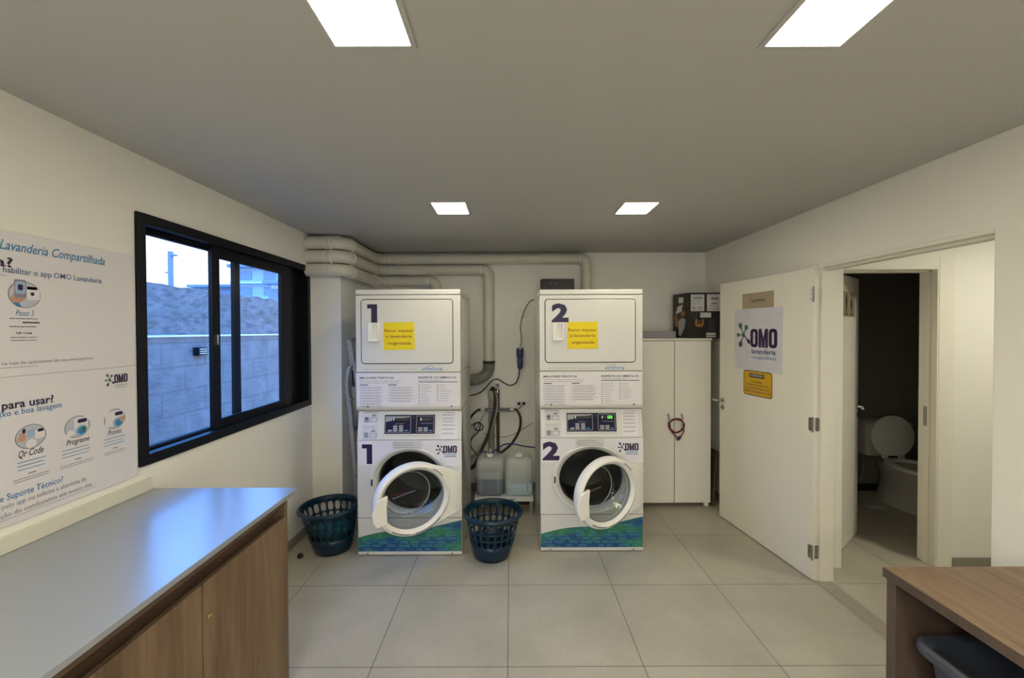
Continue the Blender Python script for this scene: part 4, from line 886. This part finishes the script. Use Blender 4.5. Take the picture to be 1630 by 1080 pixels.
# ---------------------------------------------------------------- stand and jerrycans
st = thing('low_stand', (-.06, 3.95, 0), 'low white topped stand holding two jerrycans between the machines', 'stand')
MB().box(-.335, .20, 3.80, 4.20, .125, .166).build('stand_top', mat('white_shelf', (.66, .66, .64), .4), st, bevel=.004)
for x in (-.315, .18):
    for y in (3.82, 4.17): MB().box(x-.014, x+.014, y-.014, y+.014, 0, .125).build('stand_leg', STEELD, st, bevel=.003)
MB().box(-.02, .03, 3.798, 3.80, .138, .152).build('stand_label', GREYI, st)
b = MB().box(-.335, .20, 3.99, 4.02, .02, .125); b.build('shade_under_stand', BLKP, st)  # black sheet stands in for the shade under the stand
def can(x, y, liq, lvl, label):
    t = thing('jerrycan', (x, y, .166), label, 'jerrycan', 'jerrycans of detergent')
    w, d = .125, .13; z0 = .166
    def L_(i, z, r=.04): return [(x+a, y+c, z0+z) for a, c in rrect(-w+i, w-i, -d+i, d-i, r, 5)]
    b = MB(); b.loft([L_(.012, 0, .03), L_(.003, .008), L_(0, .02), L_(0, .10), L_(.003, .11), L_(0, .12), L_(0, .21), L_(.003, .22), L_(0, .23), L_(.0, .285), L_(.006, .315), L_(.03, .335, .045), L_(.055, .345, .045), L_(.085, .348, .035)], True, True)
    b.build('can_body', CAN, t, angle=50)
    b = MB(); b.loft([L_(.011, -.0005+.001, .03), L_(.002, .008), L_(-.0015, .02), L_(-.0015, .10), L_(.0015, .11), L_(-.0015, .12), L_(-.0015, lvl), L_(.004, lvl)], True, True); b.build('liquid', liq, t)
    # carrying handle and cap
    MB().tube(spl([(x+.0, y+.09, z0+.335), (x, y+.07, z0+.372), (x, y+.0, z0+.378), (x, y-.02, z0+.345)], 5), .014, 10).build('can_handle', CAN, t)
    b = MB(); b.lathe([(.026, 0), (.026, .022), (.031, .022)], 20, c=(x, y-.075, z0+.338)); b.build('neck', CAN, t)
    b = MB(); b.lathe([(.033, 0), (.034, .004), (.034, .022), (.031, .026), (0, .026)], 24, c=(x, y-.075, z0+.350)); b.build('cap', PLAS, t, angle=50)
    b = MB()
    for sx in (-1, 1): b.tube([(x+sx*.075, y-d-.001, z0+.04), (x+sx*.075, y-d-.001, z0+.28)], .005, 6)
    b.build('can_rib', CAN, t)
can(-.198, 3.955, LIQA, .155, 'translucent jerrycan half full of grey blue liquid, left on the low stand')
can(.072, 3.955, LIQB, .12, 'translucent jerrycan with pale blue liquid, right on the low stand')

# ---------------------------------------------------------------- plumbing and wiring between the machines
YW = YB
t = thing('drain_pipe', (-.2, 4.38, 0), 'vertical grey drain standpipe on the back wall between the machines', 'pipe')
MB().tube([(-.205, 4.385, .17), (-.205, 4.385, 1.0)], .029, 16).build('standpipe', mat('drain_grey', (.30, .29, .23), .5), t)
MB().tube([(-.205, 4.385, .97), (-.205, 4.385, 1.055)], .037, 16, caps=True).build('pipe_socket', mat('drain_socket', (.36, .35, .28), .5), t)
tag(MB().tube([(-.137, 4.40, .17), (-.137, 4.40, 1.02), (-.137, 4.40, 1.06)], .017, 12).build('riser_pipe', BROWNP), 'thin brown riser pipe right of the grey drain standpipe', 'pipe')
t = thing('water_tap', (-.14, 4.36, 1.10), 'small blue handled tap on the back wall between the machines', 'tap')
MB().tube([(-.14, YW, 1.075), (-.14, 4.36, 1.075), (-.14, 4.35, 1.03)], .012, 10).build('tap_body', CHROME, t)
MB().tube([(-.16, 4.36, 1.115), (-.12, 4.36, 1.115)], .010, 8).build('tap_handle', mat('blue_tap', (.12, .18, .32), .4), t)
MB().tube([(-.14, 4.36, 1.075), (-.14, 4.36, 1.115)], .007, 8).build('tap_stem', CHROME, t)
t = thing('pipe_tee', (-.14, 4.34, .86), 'horizontal grey water manifold crossing in front of the standpipe', 'pipe fitting')
MB().tube([(-.27, 4.34, .862), (-.01, 4.34, .866)], .016, 10).build('manifold', mat('manifold_grey', (.13, .14, .17), .5), t)
for x0, x1 in ((-.31, -.27), (-.01, .03)): MB().tube([(x0, 4.34, .864), (x1, 4.34, .864)], .013, 10).build('coupling_nut', CHROME, t)
def hose(name, P, r, m_, label, cat='hose', k=8):
    return tag(MB().tube(spl(P, k), r, 8).build(name, m_, angle=60), label, cat)
hose('drain_hose', [(-.205, 4.385, 1.0), (-.200, 4.37, 1.07), (-.175, 4.34, 1.075), (-.155, 4.32, 1.0), (-.165, 4.30, .86), (-.22, 4.24, .65), (-.30, 4.18, .48), (-.36, 4.1, .36), (-.45, 4.0, .34)], .0185, RUBBER, 'thick black drain hose hooked into the grey standpipe')
hose('drain_hose', [(-.190, 4.385, 1.02), (-.185, 4.35, 1.06), (-.15, 4.31, 1.03), (-.14, 4.29, .9), (-.19, 4.25, .70), (-.28, 4.2, .52), (-.40, 4.12, .42)], .013, DUCT, 'thinner dark grey hose running beside the black drain hose')
hose('inlet_hose', [(.03, 4.34, .864), (.06, 4.33, .855), (.095, 4.32, .78), (.085, 4.31, .66), (.02, 4.30, .54), (-.07, 4.29, .455), (-.16, 4.28, .41), (-.26, 4.25, .40)], .0125, RUBBER, 'black inlet hose curving down from the right end of the manifold')
hose('inlet_hose', [(-.31, 4.34, .864), (-.35, 4.32, .855), (-.41, 4.25, .80), (-.46, 4.15, .72)], .012, RUBBER, 'short black inlet hose leaving the left end of the manifold')
hose('power_cable', [(.086, 4.36, 1.285), (.083, 4.36, 1.21), (.05, 4.36, 1.135), (-.01, 4.36, 1.11), (-.07, 4.36, 1.135), (-.14, 4.355, 1.175), (-.20, 4.35, 1.155), (-.27, 4.34, 1.08), (-.34, 4.33, 1.03), (-.45, 4.3, 1.01)], .0065, BLKP, 'black cable hanging from the blue plug and running to machine 1', 'cable')
hose('power_cable', [(.115, 4.40, .895), (.09, 4.37, .875), (.03, 4.33, .85), (-.10, 4.32, .845), (-.20, 4.32, .86), (-.26, 4.32, .83), (-.33, 4.30, .72), (-.38, 4.25, .62), (-.44, 4.2, .55)], .007, mat('pale_cable', (.33, .31, .33), .5), 'grey cable sagging from the lower wall socket to machine 1', 'cable')
hose('looped_cable', [(-.40, 4.22, .72), (-.36, 4.24, .745), (-.30, 4.25, .735), (-.285, 4.25, .69), (-.33, 4.25, .665), (-.37, 4.24, .70), (-.35, 4.24, .75), (-.31, 4.24, .74), (-.33, 4.23, .66), (-.39, 4.2, .6), (-.40, 4.18, .53), (-.35, 4.15, .46), (-.30, 4.12, .42)], .006, BLKP, 'thin black cable coiled in loops beside machine 1', 'cable')
hose('thin_wire', [(-.29, 4.40, .60), (-.19, 4.40, .575), (-.05, 4.40, .565), (.10, 4.40, .63), (.22, 4.38, .71)], .0025, BLKP, 'very thin dark wire crossing the back wall to machine 2', 'cable')
hose('dosing_hose', [(-.33, 3.95, .50), (-.28, 3.97, .53), (-.235, 3.95, .535), (-.215, 3.90, .50), (-.198, 3.885, .555)], .006, BLUEH, 'dark blue dosing hose entering the left jerrycan', 'hose')
hose('dosing_hose', [(-.185, 3.885, .535), (-.13, 3.92, .575), (-.06, 3.98, .60), (.03, 4.0, .595), (.12, 3.98, .58), (.24, 3.95, .575)], .0065, BLUEH, 'dark blue dosing hose running right to machine 2', 'hose')
t = thing('blue_connector', (.09, 4.37, 1.28), 'chunky dark blue industrial plug hanging on the back wall', 'plug')
b = MB(); b.loft([[(p[0], p[1], z) for p in rrect(.094-w, .094+w, 4.35-d, 4.35+d, .012, 3)] for z, w, d in ((1.275, .014, .014), (1.30, .026, .024), (1.36, .030, .028), (1.38, .024, .024), (1.40, .032, .030), (1.47, .036, .032), (1.485, .034, .03))], True, True)
b.build('plug_body', BLUEP, t, angle=50)
MB().box(.062, .082, 4.335, 4.365, 1.485, 1.50).build('plug_lug', BLUEP, t, bevel=.003); MB().box(.108, .128, 4.335, 4.365, 1.485, 1.50).build('plug_lug', BLUEP, t, bevel=.003)
b = MB(); b.tube([(.095, YB-.03, 1.40), (.095, 4.37, 1.40)], .01, 8); b.box(.07, .12, YB-.03, YB, 1.36, 1.44); b.build('mounting_clip', BLKP, t)
t = thing('wall_socket', (.115, YB, .91), 'white double wall socket with dark holes low on the back wall', 'socket')
MB().box(.045, .190, YB-.009, YB, .868, .95).build('socket_plate', PLAS, t, bevel=.004)
for x in (.067, .117): MB().box(x, x+.034, YB-.018, YB-.008, .895, .925).build('socket_hole', BLACKI, t, bevel=.002)
t = thing('blank_plate', (.113, YB, 1.86), 'blank white wall plate high between the machines', 'wall plate')
MB().box(.04, .185, YB-.008, YB, 1.815, 1.90).build('plate', CABW, t, bevel=.003)
hose('machine_cable', [(.095, 4.35, 1.50), (.11, 4.38, 1.60), (.10, 4.40, 1.72), (.125, 4.40, 1.83), (.16, 4.36, 1.92), (.21, 4.25, 1.98), (.30, 4.1, 1.99)], .0055, DUCT, 'thin grey cable arching from the blue plug up to machine 2', 'cable')
t = thing('wall_box', (.47, YB, 2.0), 'flat black electronics box on the back wall above machine 2', 'box')
MB().box(.312, .650, 4.30, YB, 1.99, 2.203).build('box_housing', BLKP, t, bevel=.006)
b = MB(); b.box(.395, .425, 4.2985, 4.30, 2.155, 2.159); b.box(.455, .48, 4.2985, 4.30, 2.155, 2.159); b.build('indicator_mark', GREYI, t)

# ---------------------------------------------------------------- folded step ladder
t = thing('step_ladder', (-1.36, 3.75, 0), 'folded aluminium step ladder leaning between the column and machine 1', 'ladder')
def rail(P, w, d, name, m_):
    P = spl(P, 6); lo = []
    for p in P: lo.append([p+Vector((a, c, 0)) for a, c in ((-w, -d), (w, -d), (w, d), (-w, d))])
    return MB().loft(lo, True, True).build(name, m_, t, bevel=.003)
rail([(-1.290, 3.52, .0), (-1.315, 3.55, .40), (-1.375, 3.60, .95), (-1.412, 3.62, 1.20), (-1.405, 3.63, 1.32), (-1.385, 3.64, 1.38)], .017, .010, 'front_rail', ALUM)
rail([(-1.285, 3.80, .0), (-1.31, 3.80, .4), (-1.355, 3.80, .95), (-1.375, 3.80, 1.2), (-1.365, 3.80, 1.36)], .017, .010, 'front_rail', ALUM)
rail([(-1.345, 3.66, .9), (-1.365, 3.66, 1.25), (-1.385, 3.66, 1.48), (-1.405, 3.66, 1.60)], .022, .012, 'top_hoop', ALUM)
rail([(-1.215, 3.62, .0), (-1.25, 3.62, .45), (-1.31, 3.63, 1.0), (-1.355, 3.64, 1.42)], .013, .010, 'rear_rail', ALUM)
rail([(-1.200, 3.85, .0), (-1.24, 3.85, .45), (-1.30, 3.85, 1.0), (-1.34, 3.84, 1.42)], .013, .010, 'rear_rail', ALUM)
MB().box(-1.375, -1.345, 3.63, 3.66, 1.20, 1.34).build('locking_catch', BLKP, t, bevel=.003)
for z, x in ((.30, -1.305), (.56, -1.335), (.82, -1.362), (1.08, -1.395)): MB().box(x-.012, x+.03, 3.60, 3.80, z, z+.02).build('ladder_step', STEELD, t, bevel=.002)
MB().tube([(-1.40, 3.66, 1.60), (-1.395, 3.75, 1.612), (-1.39, 3.84, 1.60)], .012, 8).build('hoop_bar', ALUM, t)
rail([(-1.335, 3.84, .9), (-1.355, 3.84, 1.25), (-1.375, 3.84, 1.48), (-1.39, 3.84, 1.60)], .018, .010, 'top_hoop', ALUM)
MB().box(-1.306, -1.268, 3.505, 3.512, .455, .475).build('blue_clip', BLUEI, t)

# ---------------------------------------------------------------- wardrobe and the things around it
t = thing('wardrobe', (1.54, 4.2, 0), 'tall white two door wardrobe on small feet beside machine 2', 'wardrobe')
MB().box(1.195, 1.880, 3.972, 4.40, .045, 1.578).build('wardrobe_body', CABW, t, bevel=.002)
MB().box(1.187, 1.888, 3.945, 4.405, 1.580, 1.597).build('wardrobe_top', CABW, t, bevel=.002)
for i, (x0, x1) in enumerate(((1.197, 1.5335), (1.5405, 1.878))):
    d = MB().box(x0, x1, 3.952, 3.970, .047, 1.574).build('wardrobe_door', CABW, t, bevel=.002)
    hx = 1.474 if i == 0 else 1.600; dx = .012 if i == 0 else -.002
    MB().tube(fillet([(hx, 3.952, .884), (hx, 3.922, .878), (hx+dx, 3.922, .752), (hx+dx, 3.952, .745)], .010, 4), .0075, 8).build('bar_handle', STEELD, d)
for x in (1.225, 1.85):
    for y in (3.99, 4.36): MB().lathe([(.012, 0), (.022, .008), (.026, .026), (.018, .045)], 16, c=(x, y, 0)).build('foot', PLAS, t, angle=60)
b = MB().box(1.530, 1.544, 3.968, 3.972, .047, 1.574); b.build('gap_shade', GAP, t)  # dark strip paints the shade between the two wardrobe doors
t = thing('cable_coil', (1.54, 3.92, .77), 'coiled dark red cable looped over the wardrobe handles', 'cable')
rc = []
for i in range(66):
    a = 2*pi*i/22+.4; rr = .068+.005*sin(i*.9); rc.append((1.541+rr*cos(a), 3.925-.004*(i/22)+.004*sin(i*1.7), .785+rr*.92*sin(a)))
MB().tube(rc, .0075, 8).build('cable_loop', REDC, t)
MB().tube(spl([(1.478, 3.918, .775), (1.50, 3.916, .725), (1.535, 3.915, .69), (1.558, 3.914, .665)], 6), .0055, 8).build('cable_tail', REDC, t)
MB().tube(spl([(1.608, 3.918, .78), (1.607, 3.916, .73), (1.585, 3.915, .69), (1.57, 3.914, .67)], 6), .0065, 8).build('cable_tail', REDC, t)
b = MB(); b.tube([(1.545, 3.914, .650), (1.556, 3.914, .660), (1.578, 3.914, .682)], [.010, .015, .013], 10); b.build('cable_plug', mat('purple_plug', (.03, .012, .05), .4), t)
# carton
t = thing('carton_box', (1.87, 4.2, 1.597), 'black printed carton with white shipping labels on top of the wardrobe', 'box')
BF = frame((1.700, 4.06, 1.597), (1, 0, 0), (0, 0, 1), (0, -1, 0))
b = MB(); ft = [(1.700, 4.06), (2.035, 4.06), (2.035, 4.39), (1.69, 4.39), (1.655, 4.30)]
b.loft([[(x, y, 1.598) for x, y in ft], [(x, y, 2.036) for x, y in ft]], True, True); b.build('carton', CARD, t, bevel=.002)
kx = lambda px: (px-264)/12*.00610; kz = lambda py: (1003-py)/12*.00610
def lab(a0, a1, b0, b1, m_=PAPER, nm='shipping_label'): return MB().rect(kx(a0), kx(a1), kz(b1), kz(b0), BF, .001).build(nm, m_, t)
l1 = lab(330, 585, 175, 490); l2 = lab(635, 885, 170, 490); l3 = lab(510, 715, 518, 610); lab(625, 805, 900, 945, nm='barcode_label'); lab(625, 805, 958, 985, nm='barcode_label')
b = MB(); b.rect(kx(375), kx(550), kz(258), kz(225), BF, .0015); b.rect(kx(355), kx(410), kz(440), kz(410), BF, .0015); b.rect(kx(465), kx(550), kz(435), kz(412), BF, .0015)
bars(b, BF, kx(345), kx(560), [kz(210), kz(300), kz(350), kz(470)], .006, .0015, .2, 3); b.build('label_print', GREYI, l1)
b = MB(); b.rect(kx(710), kx(850), kz(275), kz(225), BF, .0015); b.rect(kx(725), kx(825), kz(362), kz(330), BF, .0015); bars(b, BF, kx(650), kx(860), [kz(195), kz(405), kz(450)], .005, .0015, .3, 5); b.build('label_print', GREYI, l2)
b = MB(); b.rect(kx(530), kx(560), kz(560), kz(538), BF, .0015); b.build('label_print', GREYI, l3)
b = MB(); b.poly([(kx(415), kz(640)), (kx(450), kz(640)), (kx(460), kz(730)), (kx(530), kz(730)), (kx(540), kz(640)), (kx(575), kz(640)), (kx(580), kz(745)), (kx(540), kz(790)), (kx(450), kz(790)), (kx(412), kz(750))], BF, .001); b.build('printed_tool', ORANGE, t)
b = MB(); b.rect(kx(425), kx(445), kz(640), kz(500), BF, .0011); b.rect(kx(665), kx(800), kz(880), kz(640), BF, .0009); b.build('printed_shape', mat('dim_print', (.045, .045, .05), .4), t)
b = MB(); b.poly(ell(kx(490), kz(685), .008, .008, 12), BF, .0014); b.build('printed_knob', GREYI, t)
d2 = Vector((1.655-1.700, 4.30-4.06, 0)); SF = frame((1.655, 4.30, 1.597), -d2, (0, 0, 1), Vector((-d2.y, d2.x, 0)))
sl = d2.length; n_ = Vector((-d2.y, d2.x, 0)).normalized(); sgn = 1 if n_.x < 0 else -1
SF = frame((1.655, 4.30, 1.597), -d2, (0, 0, 1), n_*sgn)
b = MB(); b.rect(.10, .18, .345, .40, SF, .001); b.poly([(.05, .24), (.15, .26), (.17, .33), (.08, .31)], SF, .001); b.build('side_label', PAPER, t)
b = MB(); b.rect(.14, .21, .215, .265, SF, .0012); b.poly([(.02, .21), (.05, .12), (.10, .10), (.10, .16), (.06, .24)], SF, .001); b.build('side_print', ORANGE, t)
b = MB(); b.poly([(.10, .17), (.16, .20), (.22, .18), (.20, .10), (.14, .02), (.10, .03)], SF, .001); b.build('side_picture', GREYP, t)
tag(MB().box(1.205, 1.648, 4.20, 4.37, 1.5975, 1.664).build('flat_case', GREYP, bevel=.004), 'flat lilac grey case lying on the wardrobe left of the carton', 'case')
tag(MB().tube([(1.245, 4.1, 1.602), (1.25, 4.1, 1.622), (1.265, 4.1, 1.622), (1.27, 4.1, 1.602)], .005, 8).build('small_hook', BLKP), 'tiny black hook lying on the wardrobe next to machine 2', 'hook')
tag(MB().add([(1.902, 3.98, 0), (1.925, 3.98, 0), (1.925, 4.20, 0), (1.902, 4.20, 0), (1.945, 3.98, .52), (1.968, 3.98, .52), (1.968, 4.20, .52), (1.945, 4.20, .52)], [(0, 1, 2, 3), (4, 5, 6, 7), (0, 1, 5, 4), (1, 2, 6, 5), (2, 3, 7, 6), (3, 0, 4, 7)]).build('wooden_board', BOARDM, bevel=.003), 'dark brown board standing in the gap right of the wardrobe', 'board')

# ---------------------------------------------------------------- laundry door (open against the right wall)
DR = sempty('door_1', (2.0, 2.781, 0), math.atan2(-.99162, .12921))
LEN = .998
F = frame((0, 0, 0), (1, 0, 0), (0, 0, 1), (0, -1, 0))
leaf = MB().box(-LEN, -.002, 0, .038, .008, 2.085).build('door_leaf', DOORW, DR, off=False, bevel=.002)
K = dict(off=False)
for nm, z in (('lever_rosette', 1.052), ('key_rosette', .992)):
    MB().lathe([(.026, 0), (.026, .006), (.022, .009), (0, .009)], 24, c=(-.958, z, 0), F=F).build(nm, CHROME, DR, angle=50, **K)
b = MB(); b.tube([(-.958, -.008, 1.052), (-.958, -.05, 1.052)], .009, 10); b.tube([(-.958, -.05, 1.052), (-.985, -.052, 1.052), (-1.012, -.05, 1.052)], .009, 10); b.build('door_handle', CHROME, DR, **K)
b = MB(); b.lathe([(.007, 0), (0, .001)], 10, c=(-.958, .992, .0095), F=F); b.build('keyhole', BLACKI, DR, **K)
HW = mat('white_hinge', (.75, .74, .70), .4)
for z, m_ in ((1.909, HW), (1.046, STEELD), (.193, STEELD)):
    b = MB(); b.poly(rrect(-.036, -.004, z-.045, z+.045, .012, 4), F, 0, .003); h = b.build('hinge', m_, DR, **K)
    b = MB(); b.tube([(.002, -.006, z-.05), (.002, -.006, z+.05)], .006, 10); b.build('hinge_pin', STEELD, h, **K)
    JF = frame((2.012, OY1-.022, 0), (1, 0, 0), (0, 0, 1), (0, -1, 0)); MB().poly(rrect(.001, .031, z-.045, z+.045, .010, 4), JF, 0, .003).build('hinge_leaf', m_, jamb)
    b = MB()
    for dz in (-.03, 0, .03): b.poly(ell(-.02, z+dz, .0035, .0035, 8), F, .0035)
    b.build('hinge_screw', GAP, h, **K)
# signs stuck to the door face: top-level things sharing the door's pose
RZ = math.atan2(-.99162, .12921)
def doorsign(name, u, z, label):
    p = Vector((2.0, 2.781, 0))+Vector((-.12921, .99162, 0))*u+Vector((-.99162, -.12921, 0))*.0005
    o = thing(name, (p.x, p.y, z), label, 'sign', None, RZ); return o
# local sign frame: a grows towards the hinge, centre at u
sg = doorsign('logo_sign', .527, 1.60, 'white square sign with green splash and dark OMO logo on the open laundry door')
MB().box(-.262, .262, -.005, -.0005, -.245, .245).build('sign_board', mat('sign_white', (.66, .64, .70), .5), sg, **K)
omo(F, -.070, -.062, .285, .145, .0055).build('logo_lettering', NAVY, sg, **K)
splat(F, -.150, .036, .098, .0055, [GREENI, TEALI, GREENI, SLATEI, NAVY], sg, 'logo_splash', off=False)
b = MB(); text(b, 'lavanderia', F, -.055, -.113, .255, .040, .0055, .02); b.build('logo_subtitle', mat('royal_ink', (.02, .07, .22), .5), sg, **K)
b = MB(); text(b, 'compartilhada', F, -.055, -.162, .262, .037, .0055, .01); b.build('logo_subtitle', BLUEI, sg, **K)
sg = doorsign('name_plaque', .524, 1.907, 'small tan plaque reading Lavanderia above the OMO sign on the door')
MB().box(-.171, .171, -.004, -.0005, -.061, .061).build('plaque', TAN, sg, **K)
b = MB(); text(b, 'Lavanderia', F, -.062, -.012, .145, .028, .0045, .01); b.build('plaque_text', BLACKI, sg, **K)
b = MB()
for i in range(3):
    for j in range(4): b.poly([(-.168+i*.02, -.055+j*.028), (-.155+i*.02, -.055+j*.028), (-.165+i*.02, -.035+j*.028)], F, .0045)
b.build('plaque_pattern', TANL, sg, **K)
sg = doorsign('warning_sign', .521, 1.252, 'yellow ATEN\u00c7\u00c3O warning sign below the OMO sign on the door')
MB().poly(rrect(-.157, .157, -.098, .098, .022), F, .0005, .003).build('sign_board', YSIGN, sg, **K)
MB().ring(rrect(-.157, .157, -.098, .098, .022), rrect(-.151, .151, -.093, .093, .018), F, .0034).build('sign_border', BLACKI, sg, **K)
MB().rect(-.085, .075, .045, .077, F, .0034).build('title_block', BLACKI, sg, **K)
b = MB(); text(b, 'ATEN\u00c7\u00c3O', F, -.075, .049, .14, .026, .0038, .02); b.build('title_text', PAPER, sg, **K)
b = MB(); text(b, 'A LAVANDERIA', F, -.075, .006, .13, .014, .0034, .01); text(b, 'ESTAR\u00c1 FUNCIONANDO', F, -.12, -.019, .24, .016, .0034, .01)
text(b, '2\u00aa a SEXTA DAS 8H AS 22H', F, -.132, -.046, .262, .016, .0034, .01); text(b, 'DOMINGOS E FERIADOS 9H AS 20H', F, -.142, -.073, .288, .016, .0034, .01); b.build('notice_text', DARKI, sg, **K)

# ---------------------------------------------------------------- bathroom door, sign and toilet
a2 = math.atan2(.377, .474)
D2 = sempty('door_2', (2.352, 3.052, 0), a2)
MB().box(.0, .620, .0, .036, .008, 2.088).build('door_leaf', DOORW, D2, off=False, bevel=.002)
b = MB(); b.lathe([(.024, 0), (.024, .008), (0, .009)], 20, c=(.585, 1.05, 0), F=F); b.tube([(.585, -.008, 1.05), (.585, -.05, 1.05), (.50, -.055, 1.05)], .009, 10); b.build('door_handle', CHROME, D2, off=False)
b = MB(); b.tube([(.592, .036, 1.05), (.592, .085, 1.05), (.50, .09, 1.05)], .009, 10); b.lathe([(.022, 0), (.022, .006), (0, .006)], 16, c=(.592, .985, 0), F=F); b.build('door_handle', CHROME, D2, off=False)
p = Vector((2.352, 3.052, 0))+Vector((cos(a2), sin(a2), 0))*.31
sg = thing('restroom_sign', (p.x, p.y, 1.87), 'small tan plaque with two black restroom figures on the bathroom door', 'sign', None, a2)
MB().box(-.165, .165, -.004, -.0005, -.095, .095).build('plaque', TAN, sg, **K)
b = MB()
for cx_, k in ((-.06, 0), (.075, 1)):
    b.poly(ell(cx_, .068, .014, .010, 14), F, .0045)
    if k == 0: b.rect(cx_-.022, cx_+.022, .0, .055, F, .0045); b.rect(cx_-.016, cx_+.016, -.045, .0, F, .0045)
    else: b.poly([(cx_, .058), (cx_+.035, -.01), (cx_-.035, -.01)][::-1], F, .0045); b.rect(cx_-.014, cx_+.014, -.045, -.01, F, .0045)
    b.rect(cx_-.025, cx_+.025, -.062, -.054, F, .0045); bars(b, F, cx_-.04, cx_+.04, [-.082], .012, .0045, 0, k)
b.build('pictograms', BLACKI, sg, **K)
tl = thing('toilet', (3.72, 4.05, 0), 'white toilet with raised lid in the dark bathroom', 'toilet')
cx, yb = 3.73, 4.34
def LL(i, y0, y1, w, z, r=.04): return [(a, c, z) for a, c in rrect(cx-w, cx+w, y0, y1, r)]
b = MB(); b.loft([LL(0, 4.16, yb, .19, .42), LL(0, 4.14, yb, .215, .50), LL(0, 4.13, yb, .225, .72)], True, True); b.build('cistern', PORC, tl, bevel=.004)
b = MB(); b.loft([LL(0, 4.12, yb+.005, .235, .722), LL(0, 4.12, yb+.005, .235, .745), LL(0, 4.135, yb, .22, .758)], True, True); b.build('cistern_lid', PORC, tl, bevel=.003)
def EB(rx, y0, y1, z, n=32):
    ym = (y0+y1)/2; ry = (y1-y0)/2; return [(cx+rx*cos(2*pi*j/n), ym+ry*sin(2*pi*j/n), z) for j in range(n)]
b = MB(); b.loft([EB(.135, 3.70, 4.28, 0), EB(.125, 3.71, 4.26, .04), EB(.12, 3.70, 4.22, .14), EB(.16, 3.62, 4.20, .26), EB(.205, 3.54, 4.20, .35), EB(.215, 3.52, 4.20, .395), EB(.165, 3.58, 4.10, .395), EB(.12, 3.66, 4.02, .30), EB(.06, 3.74, 3.94, .22)], True, True); b.build('bowl', PORC, tl, angle=60)
b = MB(); b.loft([EB(.218, 3.515, 4.12, .398), EB(.220, 3.512, 4.12, .410), EB(.21, 3.53, 4.11, .420), EB(.15, 3.62, 4.04, .418), EB(.145, 3.63, 4.03, .400)]); b.build('seat', PLAS, tl, angle=60)
LF = frame((cx, 4.10, .42), (1, 0, 0), (0, -.10, 1) and (0, .05, 1), (0, -1, .05))
b = MB(); pts = [(.213*cos(a), .205+.205*sin(a)) for a in [2*pi*j/36 for j in range(36)]]; pts = [(a, max(c, .02)) for a, c in pts]
b.loft([[LF(a, c, -.006) for a, c in pts], [LF(a, c, .006) for a, c in pts], [LF(a*.93, .21+(c-.21)*.93, .012) for a, c in pts]], True, True); b.build('lid', PLAS, tl, angle=40)
for sx in (-.08, .08): MB().box(cx+sx-.02, cx+sx+.02, 4.085, 4.12, .415, .445).build('lid_hinge', PLAS, tl, bevel=.004)
MB().tube(spl([(3.50, 4.34, .25), (3.50, 4.26, .22), (3.53, 4.24, .16), (3.58, 4.27, .30), (3.58, 4.28, .42)], 6), .008, 8).build('supply_hose', STEELD, tl)
pb = thing('pedal_bin', (3.22, 4.2, 0), 'dark pedal bin beside the toilet behind the bathroom door', 'bin')
MB().lathe([(.09, 0), (.10, .02), (.105, .26), (.09, .30), (.03, .31), (0, .31)], 24, c=(3.225, 4.2, 0)).build('bin_body', BLKP, pb, angle=40)
tag(MB().box(3.36, 3.50, 3.90, 3.99, 0.0, .002).build('paper_scrap', PAPER), 'scrap of white paper on the bathroom floor near the toilet', 'paper')
